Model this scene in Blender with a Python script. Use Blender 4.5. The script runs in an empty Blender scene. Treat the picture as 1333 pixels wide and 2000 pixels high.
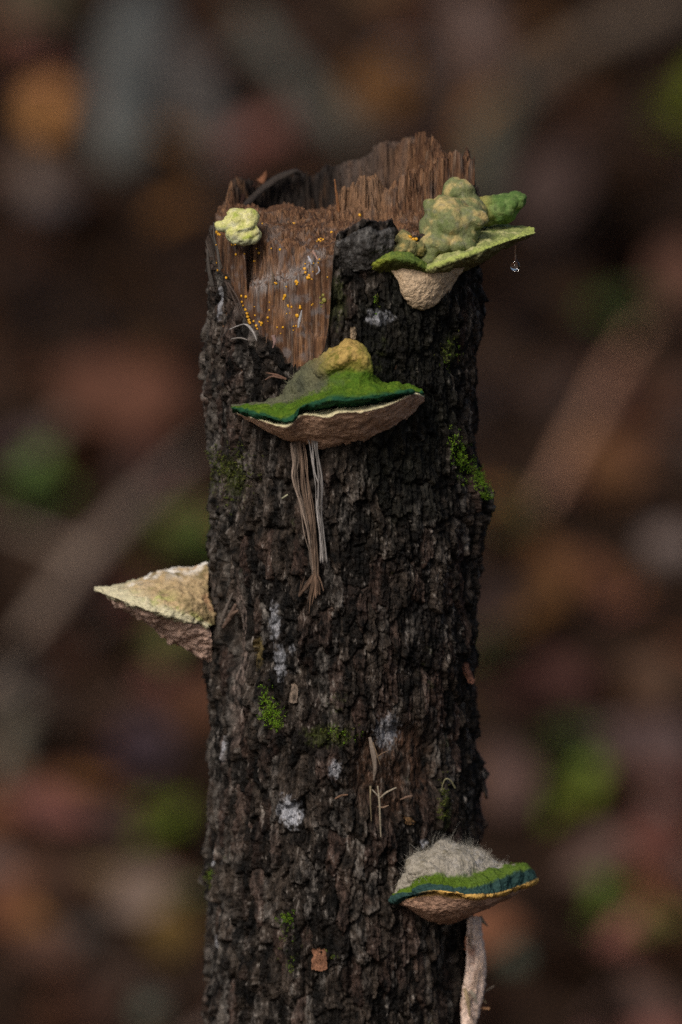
import bpy, math, random
import numpy as np
from mathutils import Vector, Matrix

random.seed(7)
rng = np.random.default_rng(7)
scene = bpy.context.scene
C = scene.collection

# ------------------------------------------------------------------ camera, sky, sun, exposure
S = 0.00026            # metres per photo pixel at the stump (the stump is about 14 cm thick)
DIST = 3.0
PITCH = math.radians(9.0)
Z0 = 0.85              # height above the soil of the stump point in the middle of the frame
FW = np.array([0.0, math.cos(PITCH), -math.sin(PITCH)])
UP = np.array([0.0, math.sin(PITCH), math.cos(PITCH)])
RT = np.array([1.0, 0.0, 0.0])
CAM = np.array([0.0, 0.0, Z0]) - FW * DIST
cd = bpy.data.cameras.new('camera'); cam = bpy.data.objects.new('camera', cd); C.objects.link(cam)
cam.location = CAM
cam.rotation_euler = (math.pi / 2 - PITCH, 0, 0)
cd.sensor_fit = 'VERTICAL'; cd.sensor_height = 36.0; cd.sensor_width = 24.0
cd.lens = 36.0 * DIST / (2000 * S)
cd.clip_start = 0.05; cd.clip_end = 2000
cd.dof.use_dof = True; cd.dof.focus_distance = DIST - 0.066
cd.dof.aperture_fstop = cd.lens / 54.0; cd.dof.aperture_blades = 0
scene.camera = cam

SUN_EL, SUN_AZ = math.radians(41), math.radians(-156)   # azimuth from +y towards +x: light from the left, a little to the front
w = bpy.data.worlds.new('World'); scene.world = w; w.use_nodes = True
nt = w.node_tree; bg = nt.nodes['Background']
sky = nt.nodes.new('ShaderNodeTexSky'); sky.sky_type = 'NISHITA'; sky.sun_disc = False
sky.sun_elevation = SUN_EL; sky.sun_rotation = SUN_AZ
sky.air_density = 1.0; sky.dust_density = 4.0; sky.ozone_density = 0.6
nt.links.new(sky.outputs[0], bg.inputs[0]); bg.inputs[1].default_value = 0.05
sd = bpy.data.lights.new('sun', 'SUN'); so = bpy.data.objects.new('sun', sd); C.objects.link(so)
sd.energy = 1.5; sd.angle = math.radians(24); sd.color = (1.0, 0.93, 0.84)
sdir = Vector((math.sin(SUN_AZ) * math.cos(SUN_EL), math.cos(SUN_AZ) * math.cos(SUN_EL), math.sin(SUN_EL)))
so.rotation_euler = sdir.to_track_quat('Z', 'Y').to_euler(); so.location = (-3, -3, 6)
scene.view_settings.view_transform = 'Standard'; scene.view_settings.look = 'None'
scene.view_settings.gamma = 1.0; scene.view_settings.exposure = 0.6
try: scene.view_settings.use_curve_mapping = False
except Exception: pass
scene.render.engine = 'CYCLES'
scene.cycles.use_denoising = False
scene.cycles.max_bounces = 6

# ------------------------------------------------------------------ numpy noise
def _h(ix, iy, iz, seed):
    n = (ix.astype(np.int64) * 374761393 + iy.astype(np.int64) * 668265263 + iz.astype(np.int64) * 2147483647 + seed * 1274126177) & 0xFFFFFFFF
    n = ((n ^ (n >> 13)) * 1274126177) & 0xFFFFFFFF
    n = ((n ^ (n >> 16)) * 2246822519) & 0xFFFFFFFF
    return ((n ^ (n >> 15)) & 0xFFFFFF) / float(0x1000000)
def pn(x, y, z, seed=0):
    """gradient noise, about -1..1"""
    x, y, z = np.broadcast_arrays(np.asarray(x, np.float32), np.asarray(y, np.float32), np.asarray(z, np.float32))
    ix, iy, iz = np.floor(x), np.floor(y), np.floor(z)
    fx, fy, fz = x - ix, y - iy, z - iz
    u, v, ww = (f * f * f * (f * (f * 6 - 15) + 10) for f in (fx, fy, fz))
    k = np.uint32
    ax = [(ix + a).astype(np.int32).astype(k) * k(374761393) for a in (0, 1)]
    ay = [(iy + a).astype(np.int32).astype(k) * k(668265263) for a in (0, 1)]
    az = [(iz + a).astype(np.int32).astype(k) * k(2246822519) + k((seed * 1274126177 + 977) & 0xFFFFFFFF) for a in (0, 1)]
    out = np.zeros(x.shape, np.float32); q = np.float32(1 / 127.5)
    for a in (0, 1):
        for b in (0, 1):
            for c in (0, 1):
                n = ax[a] + ay[b] + az[c]
                n = (n ^ (n >> k(13))) * k(1274126177); n = (n ^ (n >> k(16))) * k(2246822519); n ^= n >> k(15)
                g = ((n & k(255)).astype(np.float32) * q - 1) * (fx - a) + (((n >> k(8)) & k(255)).astype(np.float32) * q - 1) * (fy - b) + (((n >> k(16)) & k(255)).astype(np.float32) * q - 1) * (fz - c)
                out += g * (u if a else 1 - u) * (v if b else 1 - v) * (ww if c else 1 - ww)
    return out.astype(np.float64) * 1.5
def fbm(x, y, z, o=4, seed=0, gain=0.5):
    s = 0; a = 1.0; t = 0
    for i in range(o):
        s = s + a * pn(x * 2 ** i, y * 2 ** i, z * 2 ** i, seed + i * 17); t += a; a *= gain
    return s / t
def sst(a, b, x):
    t = np.clip((x - a) / (b - a), 0, 1); return t * t * (3 - 2 * t)
def vor(u, v, nper, seed):
    """2D Voronoi, periodic in u with nper cells; returns F1, F2, id, du, dv"""
    iu, iv = np.floor(u), np.floor(v)
    F1 = np.full(u.shape, 9.0); F2 = np.full(u.shape, 9.0); ID = np.zeros(u.shape); DU = np.zeros(u.shape); DV = np.zeros(u.shape)
    z = np.zeros(u.shape)
    for a in (-1, 0, 1):
        for b in (-1, 0, 1):
            cu, cv = iu + a, iv + b
            cm = np.mod(cu, nper) if nper else cu
            hx = _h(cm, cv, z, seed); hy = _h(cm, cv, z, seed + 5); hi = _h(cm, cv, z, seed + 11)
            dx = u - (cu + 0.1 + 0.8 * hx); dy = v - (cv + 0.1 + 0.8 * hy)
            d = np.sqrt(dx * dx + dy * dy)
            n1 = d < F1
            F2 = np.where(n1, F1, np.minimum(F2, d))
            ID = np.where(n1, hi, ID); DU = np.where(n1, dx, DU); DV = np.where(n1, dy, DV)
            F1 = np.where(n1, d, F1)
    return F1, F2, ID, DU, DV
def mixc(a, b, t):
    return a * (1 - t[:, None]) + np.asarray(b)[None, :] * t[:, None]

# ------------------------------------------------------------------ placing: photo pixel plus real depth
def W(px, py, d):
    """photo pixel + distance d (in stump pixels) in front of the stump axis -> world point"""
    r = FW * DIST + RT * ((px - 666.5) * S) + UP * ((1000 - py) * S)
    t = (-d * S - CAM[1]) / r[1]
    return CAM + r * t
def Wa(a):
    a = np.asarray(a, float)
    r = FW[None] * DIST + RT[None] * ((a[:, 0:1] - 666.5) * S) + UP[None] * ((1000 - a[:, 1:2]) * S)
    t = (-a[:, 2:3] * S - CAM[1]) / r[:, 1:2]
    return CAM[None] + r * t
def cxz(z):                       # stump axis (px) at height z px above the middle: it leans a little
    return 670.0 - 666.5 + 0.0075 * z
def zpx(py, d):                   # height (px) of a point seen at row py at depth d
    return (1000 - py + 0.156 * d) / 0.988

# ------------------------------------------------------------------ mesh and material helpers
def mesh_obj(name, V, F, mat, parent=None, col=None, smooth=True, origin=None):
    V = np.asarray(V, float)
    if parent is not None: V = V - np.array(parent_base(parent))[None]
    elif origin is not None: V = V - np.asarray(origin)[None]
    me = bpy.data.meshes.new(name)
    if isinstance(F, np.ndarray):
        n, k = F.shape
        me.vertices.add(len(V)); me.vertices.foreach_set('co', V.astype(np.float32).ravel())
        me.loops.add(n * k); me.loops.foreach_set('vertex_index', F.astype(np.int32).ravel())
        me.polygons.add(n); me.polygons.foreach_set('loop_start', np.arange(0, n * k, k, dtype=np.int32))
        me.update(calc_edges=True)
    else:
        me.from_pydata(V.tolist(), [], F); me.update()
    if smooth: me.polygons.foreach_set('use_smooth', np.ones(len(me.polygons), bool))
    if col is not None:
        at = me.color_attributes.new('Col', 'FLOAT_COLOR', 'POINT')
        at.data.foreach_set('color', np.concatenate([np.clip(col, 0, 1), np.ones((len(V), 1))], 1).astype(np.float32).ravel())
    me.materials.append(mat)
    o = bpy.data.objects.new(name, me); C.objects.link(o)
    if parent is not None: o.parent = parent
    elif origin is not None: o.location = origin
    return o
def parent_base(p):
    b = Vector(p.location)
    while p.parent: p = p.parent; b = b + Vector(p.location)
    return b
def thing(name, label, cat, loc, group=None):
    o = bpy.data.objects.new(name, None); C.objects.link(o); o.location = loc; o.empty_display_size = 0.02
    return tag(o, label, cat, group)
def tag(o, label=None, cat=None, group=None, kind=None):
    if label: o['label'] = label
    if cat: o['category'] = cat
    if group: o['group'] = group
    if kind: o['kind'] = kind
    return o
def grid_faces(nr, nc, wrap=False):
    r = np.arange(nr - 1)[:, None]; c = np.arange(nc if wrap else nc - 1)[None]
    c2 = (c + 1) % nc
    a = r * nc + c; b = r * nc + c2; d = (r + 1) * nc + c2; e = (r + 1) * nc + c
    return np.stack([a, b, d, e], -1).reshape(-1, 4)
def material(name, base=None, rough=0.7, spec=0.3, n_scale=(900, 900, 900), n_amt=0.35, b_scale=(1500, 1500, 1500), b_amt=0.4, b_dist=0.0006, sss=0.0, coat=0.0, tint2=None, t2_scale=60, t2_lo=.5, t2_hi=.7):
    m = bpy.data.materials.new(name); m.use_nodes = True
    N = m.node_tree.nodes; L = m.node_tree.links; P = N['Principled BSDF']
    tc = N.new('ShaderNodeTexCoord')
    def noise(sc, det=4):
        mp = N.new('ShaderNodeMapping'); mp.inputs['Scale'].default_value = sc
        L.new(tc.outputs['Object'], mp.inputs[0])
        n = N.new('ShaderNodeTexNoise'); n.inputs['Scale'].default_value = 1.0; n.inputs['Detail'].default_value = det
        L.new(mp.outputs[0], n.inputs['Vector']); return n
    if base is None:
        ca = N.new('ShaderNodeVertexColor'); ca.layer_name = 'Col'; src = ca.outputs[0]
    else:
        rgb = N.new('ShaderNodeRGB'); rgb.outputs[0].default_value = (*base, 1); src = rgb.outputs[0]
    if tint2 is not None:
        n2 = noise((t2_scale,) * 3, 5)
        mr = N.new('ShaderNodeMapRange'); mr.inputs[1].default_value = t2_lo; mr.inputs[2].default_value = t2_hi
        L.new(n2.outputs[0], mr.inputs[0])
        mx = N.new('ShaderNodeMix'); mx.data_type = 'RGBA'; L.new(mr.outputs[0], mx.inputs[0])
        L.new(src, mx.inputs[6]); mx.inputs[7].default_value = (*tint2, 1); src = mx.outputs[2]
    n1 = noise(n_scale)
    mr = N.new('ShaderNodeMapRange'); mr.inputs[1].default_value = .25; mr.inputs[2].default_value = .75
    mr.inputs[3].default_value = 1 - n_amt; mr.inputs[4].default_value = 1 + n_amt
    L.new(n1.outputs[0], mr.inputs[0])
    vm = N.new('ShaderNodeVectorMath'); vm.operation = 'SCALE'; L.new(src, vm.inputs[0]); L.new(mr.outputs[0], vm.inputs['Scale'])
    L.new(vm.outputs[0], P.inputs['Base Color'])
    nb = noise(b_scale, 5)
    bp = N.new('ShaderNodeBump'); bp.inputs['Strength'].default_value = b_amt; bp.inputs['Distance'].default_value = b_dist
    L.new(nb.outputs[0], bp.inputs['Height']); L.new(bp.outputs[0], P.inputs['Normal'])
    P.inputs['Roughness'].default_value = rough; P.inputs['Specular IOR Level'].default_value = spec
    if sss: P.inputs['Subsurface Weight'].default_value = sss; P.inputs['Subsurface Radius'].default_value = (.003, .002, .001); P.inputs['Subsurface Scale'].default_value = 1.0
    if coat: P.inputs['Coat Weight'].default_value = coat; P.inputs['Coat Roughness'].default_value = .2
    return m

M = {}
M['bark'] = material('bark', None, .55, .14, n_scale=(1700, 1700, 600), n_amt=.6, b_scale=(2200, 2200, 800), b_amt=.9, b_dist=.0009)
M['wood'] = material('broken_wood', None, .6, .13, n_scale=(2600, 2600, 130), n_amt=.6, b_scale=(2300, 2300, 110), b_amt=.9, b_dist=.0009)
M['cap'] = material('fungus_cap', None, .8, .08, n_scale=(1100,) * 3, n_amt=.25, b_scale=(1600,) * 3, b_amt=.6, b_dist=.0006)
M['pore'] = material('fungus_pores', None, .85, .06, n_scale=(1800, 1800, 700), n_amt=.28, b_scale=(2600, 2600, 900), b_amt=.7, b_dist=.0006)
M['yellow'] = material('yellow_jelly', (.72, .36, .015), .35, .5, n_amt=.15, b_amt=.1)
M['olive'] = material('olive_jelly', (.22, .20, .04), .45, .4, n_amt=.25, b_amt=.2)
M['fibre'] = material('wood_fibre', None, .75, .12, n_scale=(2500, 2500, 150), n_amt=.4, b_scale=(2500, 2500, 120), b_amt=.7, b_dist=.0006)
M['moss'] = material('moss', None, .7, .12, n_amt=.3)

# ------------------------------------------------------------------ ground: forest floor rising behind the stump
def gz(x, y):
    x = np.asarray(x, float); y = np.asarray(y, float)
    r = np.maximum(0, y - 1.8)
    h = np.where(r < 1.5, r * r / 3.0 * 0.26, (r - 0.75) * 0.26)
    far = np.maximum(0, y - 16); h = h - 0.26 * far + 0.26 * far * np.exp(-far / 12)
    near = np.minimum(np.hypot(x, y), 3.0) / 3.0
    return h + near * (0.10 * pn(x * .45, y * .45, 0.3, 91) + 0.035 * pn(x * 1.7, y * 1.7, 2.3, 92))
def G(px, py):
    """ray through a photo pixel -> where it meets the forest floor"""
    r = FW * DIST + RT * ((px - 666.5) * S) + UP * ((1000 - py) * S)
    t = np.linspace(1.2, 8, 6000); P = CAM[None] + r[None] * t[:, None]
    k = np.argmax(P[:, 2] < gz(P[:, 0], P[:, 1])); return P[k]

def ground():
    ax = np.concatenate([-np.geomspace(300, 6.3, 26), np.linspace(-6, 6, 121), np.geomspace(6.3, 300, 26)])
    ay = np.concatenate([-np.geomspace(300, 4.2, 26), np.linspace(-4, 14, 181), np.geomspace(14.2, 400, 34)])
    X, Y = np.meshgrid(ax, ay)
    V = np.stack([X.ravel(), Y.ravel(), gz(X.ravel(), Y.ravel())], 1)
    m = material('forest_soil', (.024, .013, .008), .9, .06, n_scale=(22, 22, 22), n_amt=.6, b_scale=(60, 60, 60), b_amt=.8, b_dist=.02, tint2=(.05, .03, .02), t2_scale=4)
    o = mesh_obj('ground', V, grid_faces(len(ay), len(ax)), m)
    tag(o, kind='structure')
ground()

# ------------------------------------------------------------------ the stump
BASE = (cxz(-600) * S, 0, 0)
stump = thing('tree_stump', 'broken dead tree stump with dark scaly bark and a jagged rotten top', 'stump', BASE)

def th_of(px, py, R=268.0):
    return np.arcsin(np.clip((px - 666.5 - cxz(1000 - py)) / R, -1, 1))

# silhouettes of the bark (px), as radius to the left and to the right of the axis
_yl = [300, 500, 700, 870, 890, 1050, 1200, 1350, 1500, 1690, 1760, 1900, 2000]
_xl = [408, 406, 402, 403, 410, 410, 408, 402, 405, 395, 399, 399, 398]
_yr = [300, 450, 560, 600, 700, 860, 1060, 1200, 1300, 1450, 1480, 1540, 1620, 1680, 1760, 1830, 2000]
_xr = [938, 938, 942, 946, 938, 934, 938, 934, 931, 929, 934, 944, 938, 932, 928, 918, 914]
def base_r(th, z):
    py = 1000 - z * .988
    c = cxz(z) + 666.5
    rl = c - np.interp(py, _yl, _xl); rr = np.interp(py, _yr, _xr) - c
    s = np.sin(th)
    return np.where(s < 0, 266 + (rl - 5 - 266) * s * s, 266 + (rr - 5 - 266) * s * s)

def gauss(th, z, px, py, su, sv):
    t0 = float(th_of(px, py)); z0 = zpx(py, 268 * math.cos(t0))
    du = (np.mod(th - t0 + np.pi, 2 * np.pi) - np.pi) * 266
    return np.exp(-(du / su) ** 2 - ((z - z0) / sv) ** 2)

def bark_field(th, z):
    """bark radius (px) and colour at angle th and height z (px)"""
    U = th * 266.0
    sx, cx_ = np.sin(th) * 266, np.cos(th) * 266
    N3 = lambda k, kz, o=3, seed=0: fbm(sx / k, z / kz, cx_ / k, o, seed)
    low = N3(130, 170, 3, 1)
    jag = N3(11, 13, 3, 14); jag2 = N3(11, 13, 3, 15)
    wu = 15 * N3(46, 70, 3, 2) + 6.5 * jag; wv = 20 * N3(46, 60, 3, 3) + 7.5 * jag2
    per = 2 * math.pi * 266
    n1 = 70
    F1, F2, ID, DU, DV = vor((U + wu) / (per / n1), (z + wv) / 84.0, n1, 21)
    gap = sst(-.35, .35, N3(50, 70, 2, 16))                      # in places the plates have grown together
    e1 = sst(-.02, .10 + .12 * gap, F2 - F1)
    n2 = 128
    f1, f2, id2, du2, dv2 = vor((U + wu * 1.4 + 3 * jag2) / (per / n2), (z + wv * 1.4) / 38.0, n2, 33)
    e2 = sst(0.0, .14, f2 - f1)
    side = sst(.55, 1.1, np.abs(th))
    ridge = 1 - np.abs(N3(15, 120, 3, 5)) * 2.2
    rough = N3(6, 11, 4, 6)
    cragg = 1 - np.abs(N3(26, 42, 4, 12)) * 2.4
    flk = N3(16, 9, 3, 18)
    fibr = N3(5, 34, 3, 19)
    # features
    rot_shade = sst(.35, .7, gauss(th, z, 775, 1500, 110, 120) + .16 * N3(22, 30, 3, 41))          # rotten brown fibrous patch
    bare = sst(.35, .65, gauss(th, z, 455, 1290, 42, 190) + .2 * N3(20, 34, 3, 42))          # pinkish smooth bark beside the left bracket
    cav = np.clip(gauss(th, z, 440, 1252, 24, 48) + .8 * gauss(th, z, 432, 1130, 11, 90), 0, 1)
    knot = gauss(th, z, 935, 985, 62, 62)
    amp = (1 - .65 * rot_shade) * (1 - .5 * bare) * (.75 + .5 * sst(-.5, .5, low))
    r = base_r(th, z) + 5 * low + N3(70, 60, 2, 7) * 4
    plate = e1 * (3.0 + 8 * ID - 9.0 * DV * (0.3 + ID) + 6.0 * DU * (2 * ((ID * 7.3) % 1) - 1)) - 2.5 * (1 - e1) * gap
    small = e2 * (4.2 * id2 - 3.2 * dv2)
    r = r + amp * (plate - 6) + .8 * amp * small + 4.5 * cragg * amp + (6.5 + 3.0 * side) * ridge * amp + 3.0 * rough + 1.8 * flk * amp + 3.4 * fibr + 5 * N3(34, 150, 3, 20)
    r = r - 7 - 6 * side - 13 * rot_shade - 4 * bare - 42 * cav
    swirl = N3(16, 14, 4, 61)
    r = r + knot * (36 + 15 * swirl - 7 * np.abs(N3(9, 30, 3, 62)))
    r = r + 20 * gauss(th, z, 945, 1515, 32, 42) * (1 + .8 * swirl) + 15 * gauss(th, z, 940, 1610, 32, 32) * (1 + .8 * swirl)
    r = r + 9 * gauss(th, z, 425, 1045, 30, 40) * (1 + .8 * swirl)
    r = r + 8 * gauss(th, z, 410, 895, 30, 26)
    r = r - 26 * sst(.3, .8, gauss(th, z, 935, 1960, 42, 170))
    # colour: plate by plate, stains with shapes of their own
    n = len(th)
    dark, brown, grey, red = (.015, .0115, .0095), (.050, .038, .030), (.120, .108, .098), (.070, .043, .034)
    col = np.repeat(np.array([dark]), n, 0)
    col = mixc(col, brown, sst(.15, .75, ID + .5 * N3(30, 40, 3, 51)))
    col = mixc(col, grey, .85 * sst(.55, 1.0, ((ID * 13.7) % 1) + .55 * N3(45, 70, 3, 52)) * sst(-.35, .3, N3(9, 14, 3, 53)))
    col = mixc(col, red, .7 * sst(.62, .95, ((ID * 5.1) % 1) + .35 * N3(60, 60, 2, 54)))
    col = mixc(col, (.19, .145, .125), .9 * bare * sst(-.4, .3, N3(10, 22, 3, 55)))
    col = mixc(col, (.075, .040, .025), .85 * rot_shade * sst(-.5, .2, N3(8, 26, 3, 56)))
    # pale vertical weathering on the left flank
    col = mixc(col, (.13, .12, .11), .6 * sst(-.7, -1.25, th) * sst(-.1, .4, N3(7, 40, 3, 57)))
    # wet black algae, with shade painted in, under the top bracket and right flank
    alg_shade = sst(.25, .75, gauss(th, z, 800, 760, 150, 330) + .35 * N3(35, 60, 4, 58))
    col = mixc(col, (.011, .0125, .008), .8 * alg_shade)
    # lichen / mycelium: bluish white
    ly = N3(6, 9, 3, 59)
    wl = sst(.40, .72, gauss(th, z, 568, 1578, 29, 38) + .5 * ly)
    for (a, b, su, sv) in ((538, 1212, 14, 44), (549, 1290, 16, 42), (757, 1425, 34, 42), (655, 1495, 14, 24), (572, 1262, 9, 12), (430, 1460, 8, 30), (425, 600, 10, 40), (410, 1680, 10, 20), (410, 1845, 8, 18), (740, 630, 30, 18), (828, 1640, 8, 10)):
        wl = np.maximum(wl, .72 * sst(.4, .8, gauss(th, z, a, b, su, sv) + .55 * ly))
    col = mixc(col, (.36, .37, .41), .9 * wl)
    ol = sst(.45, .8, gauss(th, z, 505, 1272, 18, 42) + .4 * ly)
    col = mixc(col, (.15, .11, .035), .7 * ol)
    # greenish algal dust
    gd = sst(.42, .75, N3(60, 90, 3, 63) * .9 + .55 * N3(9, 9, 3, 64))
    for (a, b, su, sv) in ((450, 930, 55, 55), (900, 900, 30, 60), (640, 1430, 60, 30), (880, 690, 30, 40), (655, 600, 30, 60), (870, 1590, 16, 60)):
        gd = np.maximum(gd, sst(.45, .8, gauss(th, z, a, b, su, sv) + .6 * ly))
    col = mixc(col, (.042, .050, .012), .75 * gd)
    fine = N3(4, 12, 2, 65); mid = N3(15, 36, 3, 66)
    col = mixc(col, (.150, .135, .122), .75 * sst(.22, .6, .7 * fine + .6 * mid + .25 * N3(60, 90, 2, 67)) * (1 - .7 * alg_shade))
    col = col * np.clip(.82 + .75 * fine + 1.3 * mid + .5 * N3(70, 130, 2, 68), .10, 2.4)[:, None]
    lum = np.clip(col.mean(1) / .06, .05, 3)[:, None]; col = col * np.where(lum < 1, lum ** .55, 1.0)
    return r, col

# top edge of the bark, by angle: front from the photo's torn edge, back a little under the wood wall
_fx = [404, 408, 418, 428, 440, 452, 470, 488, 505, 525, 545, 562, 580, 600, 622, 638, 645, 650, 656, 664, 680, 700, 722, 745, 768, 780, 800, 850, 900, 925, 938, 945]
_fy = [470, 505, 530, 545, 548, 585, 612, 640, 662, 672, 690, 716, 724, 728, 712, 690, 640, 560, 482, 470, 466, 452, 447, 453, 447, 470, 480, 470, 430, 395, 375, 365]
_bx = [404, 430, 452, 458, 475, 500, 530, 560, 580, 600, 620, 640, 655, 690, 740, 800, 840, 870, 890, 905, 912, 918, 930, 945]
_by = [440, 425, 372, 362, 362, 372, 352, 338, 335, 345, 342, 322, 334, 322, 296, 280, 284, 318, 320, 330, 305, 335, 350, 365]
def ztop(th):
    t = np.mod(th + np.pi, 2 * np.pi) - np.pi
    px = 675 + 266 * np.sin(t); d = 266 * np.cos(t)
    zf = (1000 - np.interp(px, _fx, _fy) + .156 * d) / .988
    zb = (1000 - np.interp(px, _bx, _by) + .156 * d) / .988
    z = np.where(np.cos(t) > 0, zf, zb - 10)
    # soften the join at the sides
    return z
def cyl(th, r, z):
    return np.stack([(cxz(z) + r * np.sin(th)) * S, -r * np.cos(th) * S, Z0 + z * S], -1)

def build_bark():
    tf = np.linspace(-2.0, 2.0, 600)
    tb = np.linspace(2.0, 2 * math.pi - 2.0, 132)[1:-1]
    th = np.concatenate([tf, tb]); nc = len(th)
    zt = ztop(th) + 6 * fbm(np.sin(th) * 40, np.cos(th) * 40, 0, 3, 71) + 5 * pn(np.sin(th) * 90, np.cos(th) * 90, 3.0, 72)
    zbot = -1050.0; zt = np.maximum(zt, 300)
    zs_ = 296.0                                         # level rows up to the lowest tear, then rows that follow the torn edge
    v = np.linspace(0, 1, 980); v1 = np.linspace(0, 1, 800)[:, None]; v2 = np.linspace(0, 1, 181)[1:, None]
    TH = np.repeat(th[None], len(v), 0); Z = np.concatenate([zbot + (zs_ - zbot) * v1 + 0 * zt[None], zs_ + (np.maximum(zt, zs_ + 3)[None] - zs_) * v2])
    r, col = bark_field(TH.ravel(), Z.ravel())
    # thin the lip of the bark where it has torn away
    r = r.reshape(TH.shape); lip = sst(26, 0, zt[None] - Z); r = r - 5 * lip
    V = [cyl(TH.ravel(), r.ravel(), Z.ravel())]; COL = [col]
    inner = 243.0
    rt = r[-1]
    for k, (f, dz) in enumerate(((.35, 1.5), (.75, 0.5), (1.0, -4), (1.02, -30), (1.02, -90))):
        rr = rt + (inner - rt) * f
        V.append(cyl(th, rr, zt + dz)); COL.append(np.repeat(np.array([[.055, .036, .026]]), nc, 0) * (1 + .4 * pn(th * 60, 0 * th, k * 1.0, 5))[:, None])
    F = grid_faces(len(v) + 5, nc, True)
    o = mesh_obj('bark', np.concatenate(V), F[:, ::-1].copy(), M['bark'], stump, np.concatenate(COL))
    o['label'] = 'dark cracked scaly bark with grey and reddish plates'
    # lower trunk down to the soil, below the frame
    th2 = np.linspace(0, 2 * math.pi, 221)[:-1]; zz = np.linspace(-Z0 / S - 250, -1046, 130)
    TH = np.repeat(th2[None], len(zz), 0); ZZ = np.repeat(zz[:, None], len(th2), 1)
    r, col = bark_field(np.mod(TH.ravel() + np.pi, 2 * np.pi) - np.pi, ZZ.ravel())
    k = (ZZ.ravel() + Z0 / S) / 600.0
    r = r + 130 * np.exp(-np.maximum(k, -.3) * 2.2) * (1 + .45 * np.sin(TH.ravel() * 5 + 1))
    mesh_obj('trunk_foot', cyl(TH.ravel(), r, ZZ.ravel()), grid_faces(len(zz), len(th2), True)[:, ::-1].copy(), M['bark'], stump, col)
build_bark()

# broken wood inside the bark: height field over the cross-section plus its outer face
_mx = [655, 664, 668, 690, 700, 718, 735, 742, 748, 765, 780, 800, 840, 880, 915]
_my = [440, 388, 382, 366, 362, 364, 357, 372, 388, 378, 362, 343, 334, 316, 325]
_sx = [484, 490, 500, 520, 545, 560, 585, 600, 612, 622, 630, 640, 655]
_sy = [580, 574, 566, 562, 552, 556, 545, 540, 520, 510, 498, 478, 470]
def wood_h(X, D):
    """top height (px) of the broken wood at X (right of axis), D (towards the front), in px; faces lean a little so that single fibres end at their own height"""
    w1 = 6 * pn(X / 17, D / 17, 0, 201) + 2 * pn(X / 6, D / 6, 0, 202)
    w2 = 7 * pn(X / 17, D / 17, 9, 203) + 3 * pn(X / 6, D / 6, 9, 204)
    x = X + w1; d = D + w2; px = x + 675; rr = np.hypot(x, d)
    f1, f2, idc, _, _ = vor(X / 3.4 + .5 * pn(X / 9, D / 9, 0, 31), D / 3.4, 0, 77)
    F1, F2, IDC, _, _ = vor(X / 10.0 + .6 * pn(X / 14, D / 14, 0, 32), D / 10.0, 0, 79)
    G1, G2, IDG, _, _ = vor(X / 26.0 + .5 * pn(X / 30, D / 30, 0, 33), D / 26.0, 0, 80)
    fib = 5 * (idc - .5) + 7 * (IDC - .5) + 7 * (IDG - .5)           # how far each fibre bundle stands out
    jit = 6 * (idc - .5) + 12 * (IDC - .5) + 13 * (IDG - .5)
    def face(dist, width):                                           # 0 below .. 1 on top, ragged
        t = np.clip((dist + fib) / width, 0, 1); k = 3 + np.floor(3 * IDC)
        st = np.floor(t * k + .3 * idc) / k
        return np.clip(.62 * t + .38 * st, 0, 1)
    h = np.full(X.shape, 545.0)
    h = h + 16 * face(205 - d - .25 * x * (x < 0), 9)
    h = h + 14 * face(132 - d, 12)
    h = h + 17 * face(52 - d, 12) + 12 * pn(X / 45, D / 30, 0, 208)
    h = h - .16 * np.clip(d - 60, 0, 150)
    hollow = sst(0, 26, 92 - np.abs(x + 105)) * sst(-26, -66, d)
    h = h - 66 * hollow
    # shard standing in the middle
    zm = (1000 - np.interp(px, _mx, _my) + .156 * np.clip(d, -60, 30)) / .988 - 22 * sst(0, -90, d)
    m = face(30 + 10 * pn(X / 30, 0 * X, 0, 209) - d, 16) * face(px - 664, 7) * sst(-150, -120, d)
    h = h + np.maximum(0, zm - h) * m
    # back wall, thick on the right, thin round the hollow on the left
    zb = (1000 - np.interp(px, _bx, _by) + .156 * d) / .988 + 6
    wl = face(rr - np.where(px < 665, 222, 190 - .20 * (px - 665)), 15) * sst(18, -18, d) * sst(438, 450, px)
    h = h + np.maximum(0, zb - h) * wl
    # outer slab on the front left: broken lower along a slanting ledge
    zs = (1000 - np.interp(px, _sx, _sy) + .156 * d) / .988 + 14 - .55 * np.clip(rr - 212, 0, 40)
    sl = face(rr - 212, 10) * sst(40, 70, d) * sst(482, 490, px) * sst(660, 652, px)
    h = h - np.maximum(0, h - zs) * sl
    lf = face(rr - 226, 10) * sst(496, 484, px) * sst(-40, 0, d)
    h = h - 22 * lf
    rt = sst(648, 656, px) * sst(30, 50, d) * sst(150, 165, rr)
    h = h - np.maximum(0, h - 556) * rt
    return h + jit * np.where(h > 612, 1.25, .65)

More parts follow.
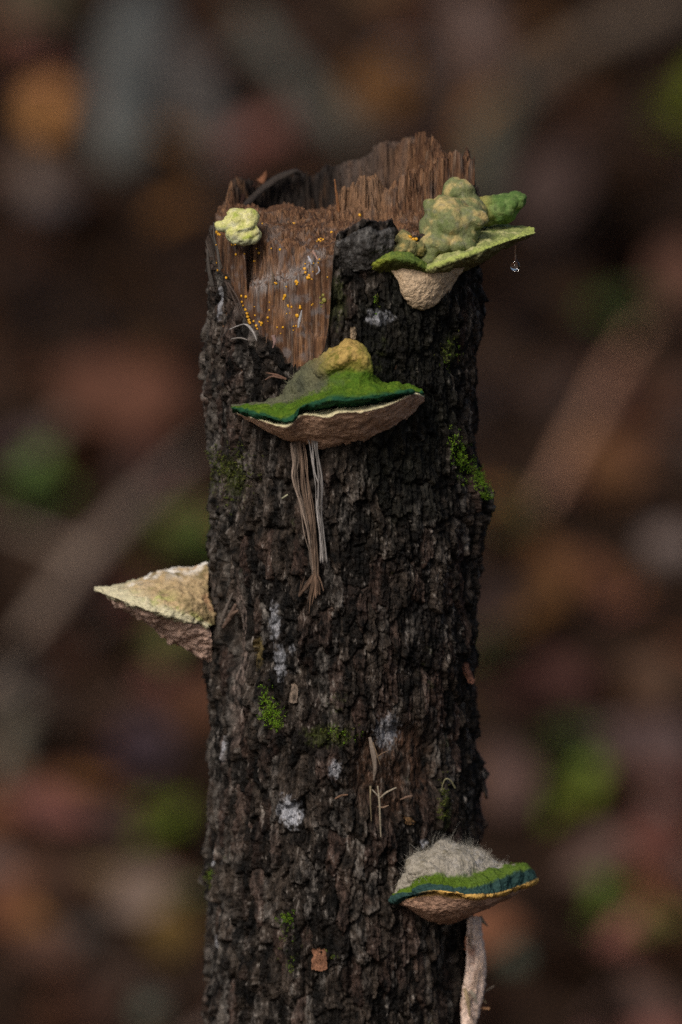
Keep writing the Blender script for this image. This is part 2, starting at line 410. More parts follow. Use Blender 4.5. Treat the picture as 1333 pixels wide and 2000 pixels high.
def wood_col(X, D, z):
    n = len(X)
    a = fbm(X / 7, D / 7, z / 150, 3, 301); b = fbm(X / 40, D / 40, z / 60, 3, 302); c = fbm(X / 2.6, D / 2.6, z / 50, 2, 303)
    col = np.repeat(np.array([[.100, .050, .028]]), n, 0)
    col = mixc(col, (.235, .125, .065), sst(-.15, .45, a + .5 * b))
    col = mixc(col, (.030, .018, .014), .9 * sst(.0, .5, -a + .6 * c))
    col = mixc(col, (.130, .104, .092), .75 * sst(.0, .5, b + .4 * c))
    col = mixc(col, (.30, .20, .13), .6 * sst(.2, .55, c))
    # weathered grey-brown back wall, rotten wood round the hollow darkened by painted-in shade
    back = sst(-120, -190, D)
    col = mixc(col, (.075, .058, .050), .8 * back * sst(-.5, .3, a + .5))
    rot_shade = sst(-60, -100, D) * sst(10, -30, X)
    col = mixc(col, (.016, .013, .012), .9 * rot_shade * sst(-.6, .0, b + .35))
    # fresher tan wood on the middle shard
    tan = sst(-25, -5, X) * sst(95, 70, X) * sst(-40, 0, D) * sst(60, 30, D)
    col = mixc(col, (.24, .140, .080), .75 * tan * sst(-.4, .4, a + .3))
    # grey-mauve mould on the old end grain of the terraces
    mould = sst(.05, .45, fbm(X / 22, D / 22, z / 22, 3, 305)) * sst(150, 215, D + 80)
    col = mixc(col, (.16, .138, .134), .8 * mould)
    # pale grey weathered splinters along the slanting ledge
    rr = np.hypot(X, D); zs = (1000 - np.interp(X + 675, _sx, _sy) + .156 * D) / .988
    led = sst(26, 8, np.abs(z - zs + 4)) * sst(40, 80, D) * sst(486, 500, X + 675) * sst(650, 640, X + 675) * sst(202, 210, rr)
    col = mixc(col, (.27, .25, .245), .8 * led * sst(-.35, .3, c + .5 * a))
    col = mixc(col, (.21, .105, .050), .55 * sst(.1, .5, fbm(X / 30, D / 30, z / 60, 3, 309)))
    return col

def build_wood():
    nth, nr = 860, 210
    th = np.linspace(-np.pi, np.pi, nth + 1)[:-1]
    R = 250 + 3.0 * pn(np.sin(th) * 22, np.cos(th) * 22, 0, 401) + 2.2 * pn(np.sin(th) * 55, np.cos(th) * 55, 0, 402)
    rad = np.linspace(0.004, 1, nr) ** .8
    TH = np.repeat(th[None], nr, 0); RR = rad[:, None] * R[None]
    X = (RR * np.sin(TH)).ravel(); D = (RR * np.cos(TH)).ravel()
    H = wood_h(X, D)
    V = [cyl(TH.ravel(), RR.ravel(), H)]; COL = [wood_col(X, D, H)]
    He = H.reshape(nr, nth)[-1]
    zlow = zpx(800, 250)
    for k in range(1, 80):
        f = k / 79.0
        z = He + (zlow - He) * f
        rr = R + 1.4 * pn(np.sin(th) * 40, np.cos(th) * 40, z / 45, 403) + 2.0 * pn(np.sin(th) * 12, np.cos(th) * 12, z / 70, 404) - .5
        # a second broken slab lower down, set back above a slanting line
        zl = zpx(640, 240) + 26 * np.sin(th * 9) + 9 * pn(th * 30, 0 * th, 0, 405)
        rr = rr + 4.5 * sst(4, -4, z - zl)
        V.append(cyl(th, rr, z)); COL.append(wood_col(rr * np.sin(th), rr * np.cos(th), z))
    F = grid_faces(nr + 79, nth, True)
    o = mesh_obj('broken_wood', np.concatenate(V), F, M['wood'], stump, np.concatenate(COL), smooth=False)
    o['label'] = 'exposed brown splintered wood with stepped ledges'
build_wood()

# ------------------------------------------------------------------ splinters and strips (parts of the stump)
def ribbon(name, pts, widths, thick, mat, parent, color, seed=0, n=28, flat=(1, 0, 0), origin=None):
    """a tapering strip through photo points (px, py, d) with real width and thickness (px)"""
    P = catmull(Wa(pts), n); wv = np.interp(np.linspace(0, 1, n), np.linspace(0, 1, len(widths)), widths)
    m = 10; V = []; fl = np.array(flat, float)
    for i in range(n):
        t = P[min(i + 1, n - 1)] - P[max(i - 1, 0)]; t /= np.linalg.norm(t) + 1e-12
        a = fl - t * fl.dot(t); a /= np.linalg.norm(a) + 1e-12; b = np.cross(t, a)
        for k in range(m):
            ang = 2 * math.pi * k / m
            q = 1 + .25 * float(pn(np.array([k * 1.7 + seed]), np.array([i * .33]), 0.5, seed)[0])
            V.append(P[i] + (a * math.cos(ang) * wv[i] * .5 + b * math.sin(ang) * min(thick, wv[i]) * .5) * S * q)
    V = np.array(V); F = grid_faces(n, m, True)
    cap = [list(range(m))[::-1], [(n - 1) * m + k for k in range(m)]]
    col = np.repeat(np.array([color]), len(V), 0) * (1 + .35 * pn(V[:, 0] * 900, V[:, 1] * 900, V[:, 2] * 90, seed))[:, None]
    return mesh_obj(name, V, F.tolist() + cap, mat, parent, col, origin=origin)
def catmull(P, n):
    P = np.asarray(P, float); k = len(P)
    u = np.linspace(0, k - 1 - 1e-9, n); i = np.floor(u).astype(int); f = (u - i)[:, None]
    g = lambda j: P[np.clip(j, 0, k - 1)]
    p0, p1, p2, p3 = g(i - 1), g(i), g(i + 1), g(i + 2)
    p0 = np.where((i == 0)[:, None], 2 * p1 - p2, p0); p3 = np.where((i + 2 > k - 1)[:, None], 2 * p2 - p1, p3)
    return .5 * (2 * p1 + (p2 - p0) * f + (2 * p0 - 5 * p1 + 4 * p2 - p3) * f ** 2 + (3 * p1 - p0 - 3 * p2 + p3) * f ** 3)

spl = [  # (points, widths, thickness, colour)
    ([(662, 415, 30), (658, 380, 28), (654, 350, 26)], (6, 5, 2.5), 3, (.22, .10, .045)),
    ([(912, 345, -60), (909, 322, -62), (910, 298, -62)], (12, 9, 4), 6, (.06, .04, .034)),
    ([(924, 380, -40), (922, 350, -40), (918, 338, -42)], (14, 12, 5), 8, (.045, .034, .03)),
    ([(890, 342, -150), (885, 325, -150), (868, 313, -152)], (20, 16, 6), 7, (.10, .05, .042)),
    ([(434, 525, 120), (424, 490, 112), (410, 450, 98)], (5, 4, 2.5), 3, (.05, .042, .036)),
    ([(430, 530, 118), (426, 492, 116), (419, 462, 112), (418, 434, 108)], (6, 5, 3.5, 2), 3, (.08, .072, .066)),
    ([(422, 520, 105), (414, 490, 100), (407, 470, 92)], (5, 3.5, 2), 3, (.05, .04, .034)),
    ([(415, 560, 90), (408, 520, 84), (406, 486, 78)], (9, 7, 3), 5, (.07, .062, .056)),
    ([(440, 548, 150), (455, 580, 178), (470, 612, 200), (488, 636, 216)], (5, 4, 4, 2), 3, (.055, .04, .033)),
    ([(446, 552, 160), (466, 585, 190), (480, 622, 212)], (4, 3.5, 2), 3, (.07, .05, .042)),
    ([(448, 644, 180), (465, 637, 198), (482, 634, 214), (496, 650, 222), (502, 666, 226)], (2, 4, 5.5, 4, 2), 2.5, (.30, .28, .27)),
    ([(453, 662, 178), (470, 660, 196), (484, 664, 206)], (3, 4, 2), 3, (.20, .18, .165)),
    ([(583, 640, 256), (586, 624, 258), (590, 606, 258)], (3, 6, 2), 3, (.36, .35, .36)),
    ([(602, 500, 248), (606, 508, 250), (610, 516, 250)], (3, 5, 3), 3, (.45, .45, .50)),
    ([(611, 490, 246), (616, 498, 250), (621, 507, 252)], (3, 4.5, 3), 3, (.40, .25, .20)),
    ([(622, 520, 250), (624, 530, 252), (618, 536, 252)], (2, 3, 2), 2, (.34, .34, .38)),
    ([(531, 556, 236), (534, 540, 236), (530, 528, 236)], (8, 6, 2), 4, (.16, .12, .09)),
    ([(534, 655, 246), (537, 668, 254), (533, 680, 256)], (8, 6, 2), 4, (.20, .13, .115)),
    ([(518, 742, 235), (535, 735, 250), (560, 741, 256)], (2, 6, 3), 4, (.17, .10, .075)),
    ([(520, 728, 238), (540, 732, 252), (560, 740, 256)], (2, 5, 3), 4, (.15, .085, .06)),
    ([(430, 1222, 120), (440, 1195, 132), (455, 1158, 148)], (5, 9, 3), 6, (.15, .125, .11)),
    ([(436, 1226, 126), (450, 1205, 140), (461, 1180, 150)], (6, 12, 6), 8, (.14, .095, .075)),
    ([(446, 1215, 132), (455, 1200, 146), (466, 1192, 152)], (6, 10, 4), 6, (.12, .08, .06)),
    ([(508, 356, -170), (516, 346, -174), (520, 334, -176)], (16, 12, 2), 5, (.17, .075, .04)),
    ([(470, 398, -90), (478, 372, -130), (500, 360, -160)], (10, 14, 6), 8, (.06, .03, .022)),
]
for i, (p, wd, tk, c) in enumerate(spl):
    ribbon('splinter', p, wd, tk, M['fibre'], stump, c, i)
# the curled bark flap leaning over the hollow
ribbon('bark_flap', [(468, 412, -60), (485, 395, -95), (510, 372, -140), (540, 350, -170), (572, 336, -190), (590, 338, -200)], (10, 14, 16, 18, 14, 5), 10, M['fibre'], stump, (.045, .036, .031), 50, 44)
# standing plate of bark at the front lip
def catgrid(rows, nu, nv):
    A = np.array([catmull(Wa(r), nu) for r in rows])
    return np.stack([catmull(A[:, j], nv) for j in range(nu)], 1)       # nv x nu x 3
def loft(name, rows, nu, nv, mat, parent, colf, amp=(), flip=1, label=None):
    """smooth surface through rows of (px, py, d); amp = ((size_px, height_px, seed), ...) relief"""
    A = catgrid(rows, nu, nv); V = A.reshape(-1, 3)
    du = np.gradient(A, axis=1); dv = np.gradient(A, axis=0)
    nrm = np.cross(du, dv); nrm /= np.linalg.norm(nrm, axis=2, keepdims=True) + 1e-12; nrm = nrm.reshape(-1, 3) * flip
    Q = V / S
    disp = np.zeros(len(V))
    for (sz, h, sd_) in amp:                            # a negative size gives creased folds
        nz = fbm(Q[:, 0] / sz, Q[:, 1] / sz, Q[:, 2] / sz, 3 if sz > 0 else 1, sd_)
        disp += h * (nz if sz > 0 else np.minimum(np.abs(nz) * 3.2, 1) - .7)
    vv, uu = np.meshgrid(np.linspace(0, len(rows) - 1, nv), np.linspace(0, 1, nu), indexing='ij')
    V = V + nrm * (disp * S)[:, None]
    col = colf(uu.ravel(), vv.ravel(), Q, disp)
    o = mesh_obj(name, V, grid_faces(nv, nu), mat, parent, col)
    if label: o['label'] = label
    return o
loft('bark_flap', [[(655, 478, 262), (665, 470, 268), (682, 462, 272), (700, 449, 276), (722, 446, 276), (745, 450, 272), (770, 446, 262)],
                   [(656, 480, 268), (666, 474, 276), (684, 467, 283), (703, 455, 288), (724, 450, 288), (747, 455, 280), (771, 450, 268)],
                   [(660, 500, 268), (672, 500, 278), (690, 498, 282), (708, 492, 290), (728, 485, 290), (748, 485, 281), (768, 482, 268)],
                   [(664, 530, 262), (678, 532, 268), (694, 530, 270), (712, 528, 274), (730, 522, 272), (746, 520, 268), (762, 510, 258)]],
     120, 70, M['bark'], stump, lambda u, v, Q, d: mixc(np.repeat(np.array([[.032, .029, .027]]), len(u), 0), (.16, .155, .15), .8 * sst(-.1, .5, fbm(Q[:, 0] / 14, Q[:, 1] / 14, Q[:, 2] / 30, 3, 5)) + .15 * sst(.5, 0, v)),
     amp=((30, 11, 3), (11, 4, 4), (5, 1.8, 5)), flip=1)

# pale torn wood at the lower right
def torn_col(u, v, Q, d):
    c = np.repeat(np.array([[.90, .70, .59]]), len(u), 0)
    a = fbm(Q[:, 0] / 9, Q[:, 1] / 9, Q[:, 2] / 40, 3, 7)
    c = mixc(c, (.26, .11, .07), .8 * sst(.0, .45, a) * sst(.6, .2, u))
    c = mixc(c, (.46, .45, .52), .6 * sst(.1, .5, fbm(Q[:, 0] / 8, Q[:, 1] / 8, Q[:, 2] / 50, 3, 8)) * sst(.1, .35, u) * sst(.7, .4, u))
    return mixc(c, (.62, .52, .45), .5 * sst(.7, .95, u))
loft('torn_wood', [[(913, 1795, 116), (924, 1790, 113), (934, 1790, 106), (938, 1792, 92), (934, 1795, 30)],
                   [(912, 1830, 116), (924, 1828, 113), (936, 1830, 106), (943, 1835, 92), (938, 1835, 30)],
                   [(911, 1880, 116), (924, 1880, 113), (940, 1880, 106), (950, 1885, 92), (944, 1888, 30)],
                   [(905, 1925, 116), (920, 1925, 113), (936, 1925, 106), (946, 1928, 92), (940, 1928, 30)],
                   [(900, 1960, 116), (914, 1962, 113), (930, 1962, 106), (940, 1962, 92), (934, 1962, 30)],
                   [(902, 2010, 116), (912, 2010, 113), (922, 2010, 106), (929, 2010, 92), (924, 2010, 30)],
                   [(908, 2080, 116), (912, 2080, 113), (918, 2080, 106), (920, 2080, 92), (914, 2080, 30)]],
     70, 150, M['fibre'], stump, torn_col, amp=((16, 5, 9), (6, 3, 10)), flip=-1, label='pale pinkish freshly torn wood strip')
for i, (p, wd, c) in enumerate([
        ([(938, 1790, 70), (944, 1800, 72), (954, 1810, 74)], (8, 7, 2), (.30, .26, .19)),
        ([(944, 1940, 70), (955, 1932, 74), (965, 1926, 78)], (3, 3, 2.5), (.26, .22, .18)),
        ([(938, 1948, 76), (944, 1953, 80), (950, 1959, 82)], (4, 3, 1.5), (.40, .32, .20)),
        ([(928, 1975, 80), (942, 1970, 86), (957, 1970, 90)], (10, 10, 5), (.42, .23, .12)),
        ([(908, 1930, 128), (914, 1955, 130), (918, 1985, 126)], (7, 9, 4), (.34, .26, .16)),
        ([(918, 1935, 128), (926, 1945, 126), (932, 1960, 120)], (8, 9, 3), (.36, .31, .25))]):
    ribbon('splinter', p, wd, 4, M['fibre'], stump, c, 60 + i)

rg = np.random.default_rng(31)
for k in range(16):                                    # loose fibres along the torn strip
    y0 = rg.uniform(1800, 1985); x0 = np.interp(y0, [1795, 1885, 1960, 2010], [936, 946, 936, 926]) - rg.uniform(0, 26); L = rg.uniform(14, 46); lean = rg.normal(0, 5)
    ribbon('splinter', [(x0, y0, 113), (x0 + lean * .4, y0 + L * .5, 117), (x0 + lean, y0 + L, 118 + rg.uniform(0, 6))], (1.5, rg.uniform(2.5, 5), 1), 2.2, M['fibre'], stump, tuple(np.array((.62, .47, .38)) * rg.uniform(.45, 1.2)), 90 + k, 14)

# ------------------------------------------------------------------ bracket fungi
def NQ(Q, k, seed, o=3, kz=None): return fbm(Q[:, 0] / k, Q[:, 1] / k, Q[:, 2] / (kz or k), o, seed)
def nc(c, n): return np.repeat(np.array([c], float), n, 0)
WHITE_RIM = (.50, .46, .30)

# --- middle bracket, mossy green cap over a tan underside
f3 = thing('bracket_fungus', 'wide bracket fungus with bright green algae shelf and mustard yellow knob on its top', 'fungus', W(640, 790, 258), 'bracket fungi on the stump')
R3 = [[(452, 793, 148), (492, 789, 192), (540, 778, 225), (562, 745, 238), (590, 722, 248), (625, 698, 256), (672, 664, 258), (712, 680, 256), (735, 742, 250), (785, 752, 234), (822, 764, 212)],
      [(452, 794, 164), (493, 789, 222), (545, 772, 256), (566, 742, 272), (594, 718, 282), (630, 696, 292), (675, 669, 296), (716, 684, 290), (735, 735, 280), (784, 751, 258), (823, 764, 224)],
      [(453, 794, 170), (496, 790, 240), (550, 775, 276), (573, 752, 294), (603, 735, 308), (638, 714, 326), (682, 694, 340), (722, 704, 324), (735, 740, 304), (783, 751, 280), (824, 764, 234)],
      [(453, 795, 175), (499, 791, 254), (554, 784, 290), (584, 770, 306), (614, 756, 320), (645, 738, 330), (688, 724, 338), (723, 730, 326), (742, 746, 314), (783, 752, 292), (825, 765, 239)],
      [(453, 795, 180), (500, 793, 268), (556, 790, 306), (588, 779, 318), (620, 769, 332), (652, 756, 342), (690, 744, 346), (726, 746, 338), (750, 751, 326), (784, 754, 304), (826, 765, 244)],
      [(452, 795, 186), (500, 796, 290), (556, 800, 330), (588, 784, 342), (624, 774, 354), (656, 765, 366), (693, 758, 370), (729, 757, 362), (760, 758, 346), (790, 758, 320), (827, 765, 250)],
      [(451, 796, 192), (500, 805, 318), (563, 818, 365), (588, 791, 372), (630, 781, 385), (662, 778, 395), (700, 775, 398), (735, 772, 388), (768, 767, 365), (798, 762, 336), (829, 767, 256)],
      [(453, 800, 190), (502, 812, 314), (568, 825, 360), (590, 800, 366), (632, 789, 380), (664, 786, 390), (702, 782, 392), (737, 778, 382), (770, 773, 358), (799, 767, 330), (829, 770, 252)],
      [(456, 803, 160), (505, 815, 260), (568, 826, 300), (594, 805, 310), (634, 796, 320), (666, 794, 325), (704, 790, 325), (738, 786, 320), (770, 780, 300), (799, 772, 270), (827, 772, 225)]]
def c3(u, v, Q, d):
    n = len(u); a = NQ(Q, 14, 1); b = NQ(Q, 5, 2); e = NQ(Q, 34, 3)
    c = nc((.065, .130, .012), n)                                              # algae green
    c = mixc(c, (.14, .20, .02), .6 * sst(-.1, .5, a + .4 * b)); c = mixc(c, (.035, .075, .012), .6 * sst(.05, .5, NQ(Q, 20, 4)))
    grey = sst(.60, .44, u + .12 * e) * sst(4.4, 3.2, v + 1.0 * a)
    c = mixc(c, (.115, .112, .075), .9 * grey)
    c = mixc(c, (.050, .056, .042), .65 * grey * sst(-.1, .4, e + .4 * b))
    knob = np.exp(-((u - .60) / .105) ** 2) * sst(3.2, 2.2, v + .35 * e)
    c = mixc(c, (.42, .29, .095), np.clip(1.1 * knob * sst(-.55, .1, a + .25), 0, 1))
    c = mixc(c, (.15, .14, .025), .85 * sst(.3, .6, knob) * sst(.0, .4, -a + .3 * (v - 1.6))); c = mixc(c, (.20, .11, .03), .6 * knob * sst(.15, .45, NQ(Q, 10, 18)))
    edge = sst(5.45, 6.0, v + .35 * e)
    c = mixc(c, (.012, .066, .040), .9 * edge * sst(-.75, -.05, NQ(Q, 28, 16) + .12))
    return c * (1 + .3 * b)[:, None]
loft('cap', R3, 300, 190, M['cap'], f3, c3, amp=((60, 7, 11), (-44, 6, 10), (20, 5, 12), (7, 2.8, 13), (3.5, 1.5, 14)), flip=-1)
P3 = [[(462, 803, 150), (506, 813, 260), (560, 823, 300), (595, 804, 312), (640, 800, 320), (662, 796, 322), (705, 793, 322), (738, 788, 318), (768, 781, 300), (806, 768, 275), (828, 771, 225)],
      [(463, 806, 184), (505, 818, 305), (558, 831, 350), (592, 809, 358), (640, 813, 372), (662, 805, 378), (705, 802, 380), (738, 796, 370), (768, 786, 350), (806, 769, 318), (830, 773, 252)],
      [(464, 810, 184), (507, 823, 305), (559, 836, 349), (593, 815, 357), (640, 819, 371), (662, 811, 377), (705, 808, 379), (738, 802, 369), (769, 792, 349), (807, 774, 317), (831, 777, 252)],
      [(476, 818, 176), (520, 837, 276), (562, 850, 308), (596, 845, 318), (636, 847, 324), (664, 844, 326), (704, 840, 324), (738, 829, 316), (772, 815, 300), (806, 794, 275), (829, 783, 238)],
      [(485, 823, 168), (528, 845, 222), (565, 861, 242), (598, 869, 252), (632, 876, 258), (664, 874, 258), (702, 868, 256), (738, 853, 250), (785, 826, 234), (812, 802, 222), (828, 784, 212)]]
def pc(base, hole, rim, r0, r1):
    def f(u, v, Q, d):
        n = len(u); a = NQ(Q, 26, 5); b = NQ(Q, 4, 6, 2)
        c = nc(base, n)
        c = mixc(c, np.array(base) * .6, sst(-.05, .5, a)); c = mixc(c, np.array(base) * np.array([1.25, 1.2, 1.15]), .7 * sst(.05, .5, NQ(Q, 9, 8)))
        c = mixc(c, hole, .8 * sst(.3, .6, b + .3 * a))
        return mixc(c, rim, sst(r1, r0, v + .12 * a) * sst(-.6, .1, NQ(Q, 12, 9) + .25))
    return f
loft('pore_surface', P3, 300, 110, M['pore'], f3, pc((.68, .44, .31), (.20, .11, .07), (.72, .66, .42), 1.35, 1.75), amp=((40, 5, 15), (12, 3, 16), (4, 1.2, 17)), flip=-1)

# --- lower right bracket: grey felt hump, green and teal edge, orange margin
f5 = thing('bracket_fungus', 'bracket fungus with woolly grey hump, green and teal edge and thin orange margin', 'fungus', W(860, 1740, 190), 'bracket fungi on the stump')
R5 = [[(768, 1752, 236), (790, 1716, 228), (800, 1680, 222), (830, 1660, 200), (862, 1640, 168), (900, 1648, 122), (922, 1655, 82), (933, 1670, 55), (936, 1680, 25), (936, 1688, 5)],
      [(768, 1752, 246), (788, 1714, 262), (801, 1676, 270), (838, 1668, 254), (868, 1652, 214), (910, 1660, 190), (945, 1662, 150), (962, 1680, 100), (962, 1688, 55), (950, 1690, 20)],
      [(768, 1753, 252), (796, 1719, 284), (818, 1694, 302), (852, 1684, 296), (888, 1672, 268), (926, 1678, 246), (956, 1682, 196), (978, 1690, 136), (984, 1691, 84), (968, 1692, 34)],
      [(767, 1754, 258), (806, 1728, 300), (838, 1716, 318), (872, 1714, 320), (908, 1718, 308), (936, 1708, 282), (966, 1694, 242), (998, 1687, 187), (1014, 1687, 115), (985, 1692, 45)],
      [(765, 1755, 262), (806, 1735, 308), (840, 1725, 330), (880, 1729, 336), (920, 1736, 325), (955, 1724, 300), (990, 1709, 258), (1022, 1699, 200), (1036, 1696, 125), (992, 1695, 50)],
      [(763, 1757, 264), (806, 1744, 312), (845, 1737, 338), (885, 1740, 344), (925, 1746, 334), (962, 1743, 308), (1000, 1732, 266), (1036, 1718, 205), (1048, 1708, 128), (998, 1700, 52)],
      [(764, 1761, 262), (806, 1749, 310), (846, 1742, 336), (886, 1746, 342), (926, 1752, 332), (963, 1750, 306), (1001, 1740, 264), (1036, 1727, 203), (1048, 1718, 126), (998, 1706, 50)],
      [(772, 1765, 240), (810, 1756, 285), (848, 1750, 305), (886, 1753, 308), (924, 1757, 300), (958, 1754, 276), (992, 1744, 235), (1022, 1732, 180), (1030, 1722, 115), (988, 1710, 46)]]
def c5(u, v, Q, d):
    n = len(u); a = NQ(Q, 14, 21); b = NQ(Q, 4, 22); e = NQ(Q, 30, 23)
    c = nc((.33, .30, .25), n)
    c = mixc(c, (.15, .13, .085), sst(-.1, .5, e + .4 * a))
    c = mixc(c, (.42, .405, .40), .8 * sst(-.05, .4, a) * sst(.3, .6, u)); c = mixc(c, (.085, .075, .05), .6 * sst(.2, .5, NQ(Q, 9, 19)))
    c = mixc(c, (.15, .175, .035), .8 * sst(2.7, 3.0, v + .5 * e) * sst(.5, .25, u))
    g = sst(2.55, 2.85, v + .45 * e + .2 * b - .35 * sst(.62, .8, u))
    c = mixc(c, (.075, .135, .010), .95 * g)
    te = sst(3.98, 4.25, v + .35 * e + .12 * b)
    c = mixc(c, (.024, .058, .062), .93 * te)
    c = mixc(c, (.66, .40, .11), sst(5.1, 5.4, v + .2 * b) * sst(.12, .3, u))
    return c * (1 + .3 * b)[:, None]
loft('cap', R5, 280, 170, M['cap'], f5, c5, amp=((50, 10, 24), (-70, 6, 25), (18, 6, 20), (6, 3, 26), (3.5, 1.6, 27)), flip=-1)
PP5 = [[(768, 1762, 250), (808, 1752, 298), (847, 1746, 322), (886, 1750, 328), (925, 1755, 318), (961, 1753, 293), (998, 1743, 252), (1031, 1730, 192), (1042, 1721, 120), (993, 1708, 48)],
       [(775, 1765, 250), (812, 1770, 285), (850, 1775, 302), (888, 1778, 304), (924, 1775, 290), (960, 1767, 265), (994, 1755, 228), (1022, 1740, 175), (1032, 1728, 112), (985, 1713, 46)],
       [(782, 1765, 244), (815, 1780, 262), (848, 1790, 268), (882, 1794, 260), (914, 1789, 236), (944, 1778, 205), (968, 1765, 170), (984, 1748, 130), (988, 1736, 85), (966, 1714, 36)],
       [(786, 1766, 232), (816, 1786, 224), (845, 1802, 200), (872, 1806, 172), (895, 1799, 138), (915, 1787, 95), (925, 1774, 62), (930, 1754, 36), (932, 1734, 18), (934, 1709, 5)]]
loft('pore_surface', PP5, 240, 100, M['pore'], f5, pc((.56, .35, .25), (.14, .08, .05), (.55, .34, .12), .02, .2), amp=((36, 5, 28), (10, 2.5, 29), (4, 1.2, 30)), flip=-1)
# woolly threads on the grey hump
def fuzz(name, rows, parent, count, u0, u1, v0, v1, length, color, wid=.7, up=.4, seed=0):
    A = catgrid(rows, 90, 90); rg = np.random.default_rng(seed); V = []; F = []
    for i in range(count):
        a = int((u0 + (u1 - u0) * rg.random()) * 89); b = int((v0 + (v1 - v0) * rg.random()) * 89)
        p = A[b, a] + rg.normal(0, .6, 3) * S
        dr = np.array([rg.normal(0, .7), -.35 + rg.normal(0, .5), up + rg.normal(0, .6)]); dr /= np.linalg.norm(dr)
        L = length * (.4 + rg.random()) * S; sd_ = np.cross(dr, rg.normal(0, 1, 3)); sd_ /= np.linalg.norm(sd_); bend = rg.normal(0, .35, 3)
        k = len(V)
        for t in (0, .5, 1.0):
            q = p + dr * L * t + bend * L * t * t
            ww_ = wid * S * (1 - .7 * t); V += [q - sd_ * ww_, q + sd_ * ww_]
        F += [[k, k + 1, k + 3, k + 2], [k + 2, k + 3, k + 5, k + 4]]
    V = np.array(V); col = np.repeat(np.array([color]), len(V), 0) * (1 + .4 * rg.random((len(V) // 6, 1)).repeat(6, 0) - .2)
    o = mesh_obj(name, V, np.array(F), M['fibre'], parent, col); o['kind'] = 'stuff'; return o
fuzz('felt', R5, f5, 1500, .10, .80, .0, .40, 11, (.42, .39, .34), .32, .3, 1)
fuzz('felt', R5, f5, 260, .12, .66, .0, .10, 20, (.26, .25, .22), .4, 1.0, 2)
fuzz('felt', R3, f3, 500, .22, .55, .05, .45, 6, (.17, .165, .11), .3, .4, 3)
fuzz('algae_fuzz', R3, f3, 1600, .08, .95, .42, .72, 3.2, (.095, .16, .018), .45, .7, 4)
fuzz('algae_fuzz', R5, f5, 700, .15, .95, .42, .60, 3.2, (.085, .14, .015), .45, .7, 5)

# --- left bracket: cream, seen from the side
f4 = thing('bracket_fungus', 'cream bracket fungus jutting sideways from the stump with a mauve brown underside', 'fungus', W(410, 1200, 60), 'bracket fungi on the stump')
R4 = [[(424, 1216, 98), (420, 1190, 88), (414, 1165, 75), (410, 1140, 52), (407, 1110, 25), (407, 1102, 0), (408, 1101, -30), (409, 1104, -50), (410, 1112, -70)],
      [(424, 1218, 108), (405, 1192, 118), (392, 1168, 110), (382, 1148, 85), (374, 1127, 50), (374, 1114, 10), (380, 1111, -25), (390, 1109, -50), (402, 1111, -72)],
      [(418, 1220, 116), (385, 1196, 138), (355, 1174, 138), (330, 1155, 115), (312, 1136, 75), (312, 1119, 25), (330, 1117, -20), (358, 1114, -52), (392, 1113, -76)],
      [(412, 1220, 120), (362, 1198, 152), (320, 1180, 155), (285, 1165, 135), (255, 1152, 95), (252, 1140, 40), (282, 1131, -15), (332, 1122, -55), (382, 1115, -80)],
      [(406, 1219, 122), (345, 1201, 160), (292, 1186, 166), (245, 1171, 148), (206, 1157, 106), (191, 1146, 50), (228, 1143, -10), (302, 1129, -58), (372, 1118, -84)],
      [(407, 1224, 120), (346, 1208, 157), (293, 1194, 163), (246, 1178, 145), (209, 1164, 104), (195, 1153, 50), (230, 1150, -10), (302, 1136, -58), (372, 1124, -84)],
      [(410, 1226, 100), (356, 1213, 135), (306, 1200, 138), (262, 1186, 122), (228, 1172, 90), (218, 1160, 46), (250, 1155, -10), (312, 1141, -55), (376, 1128, -80)]]
def c4(u, v, Q, d):
    n = len(u); a = NQ(Q, 16, 31); b = NQ(Q, 4, 32); e = NQ(Q, 36, 33)
    c = nc((.46, .34, .19), n)
    c = mixc(c, (.62, .58, .40), .9 * sst(2.4, 3.6, v + .6 * e))
    c = mixc(c, (.36, .40, .12), .75 * sst(-.15, .3, a) * np.exp(-((v - 2.8) / .75) ** 2) * sst(.55, .3, u))
    c = mixc(c, (.17, .135, .065), .9 * sst(-.1, .35, e + .3 * b) * sst(3.0, 2.0, v))
    c = mixc(c, (.52, .30, .17), .7 * sst(.0, .45, NQ(Q, 30, 35)) * sst(1.4, .6, v))
    c = mixc(c, (.80, .78, .74), .85 * sst(.05, .45, NQ(Q, 18, 34) + .2) * np.exp(-((u - .66) / .12) ** 2) * sst(3.4, 2.6, v))
    c = mixc(c, (.30, .20, .10), .5 * sst(.25, .5, -a) * sst(3.0, 3.6, v))
    return c * (1 + .22 * b)[:, None]
loft('cap', R4, 230, 140, M['cap'], f4, c4, amp=((60, 12, 36), (24, 9, 37), (8, 3.5, 38), (3.5, 1.0, 39)), flip=1)
PP4 = [[(409, 1224, 108), (350, 1210, 145), (298, 1196, 150), (252, 1181, 133), (217, 1167, 97), (204, 1156, 48), (238, 1152, -10), (306, 1138, -56), (374, 1126, -82)],
       [(411, 1236, 104), (368, 1224, 128), (318, 1212, 130), (272, 1200, 114), (240, 1188, 84), (231, 1174, 40), (256, 1167, -10), (316, 1150, -55), (377, 1135, -82)],
       [(414, 1256, 92), (385, 1247, 103), (346, 1236, 103), (310, 1227, 90), (282, 1216, 65), (278, 1201, 30), (300, 1191, -10), (345, 1172, -50), (387, 1150, -80)],
       [(415, 1275, 80), (398, 1272, 82), (370, 1264, 78), (346, 1255, 66), (328, 1243, 50), (326, 1230, 22), (342, 1217, -10), (370, 1192, -48), (396, 1160, -78)],
       [(418, 1296, 70), (414, 1300, 60), (406, 1297, 50), (400, 1288, 40), (394, 1277, 30), (395, 1262, 12), (399, 1245, -10), (404, 1215, -45), (408, 1170, -75)]]
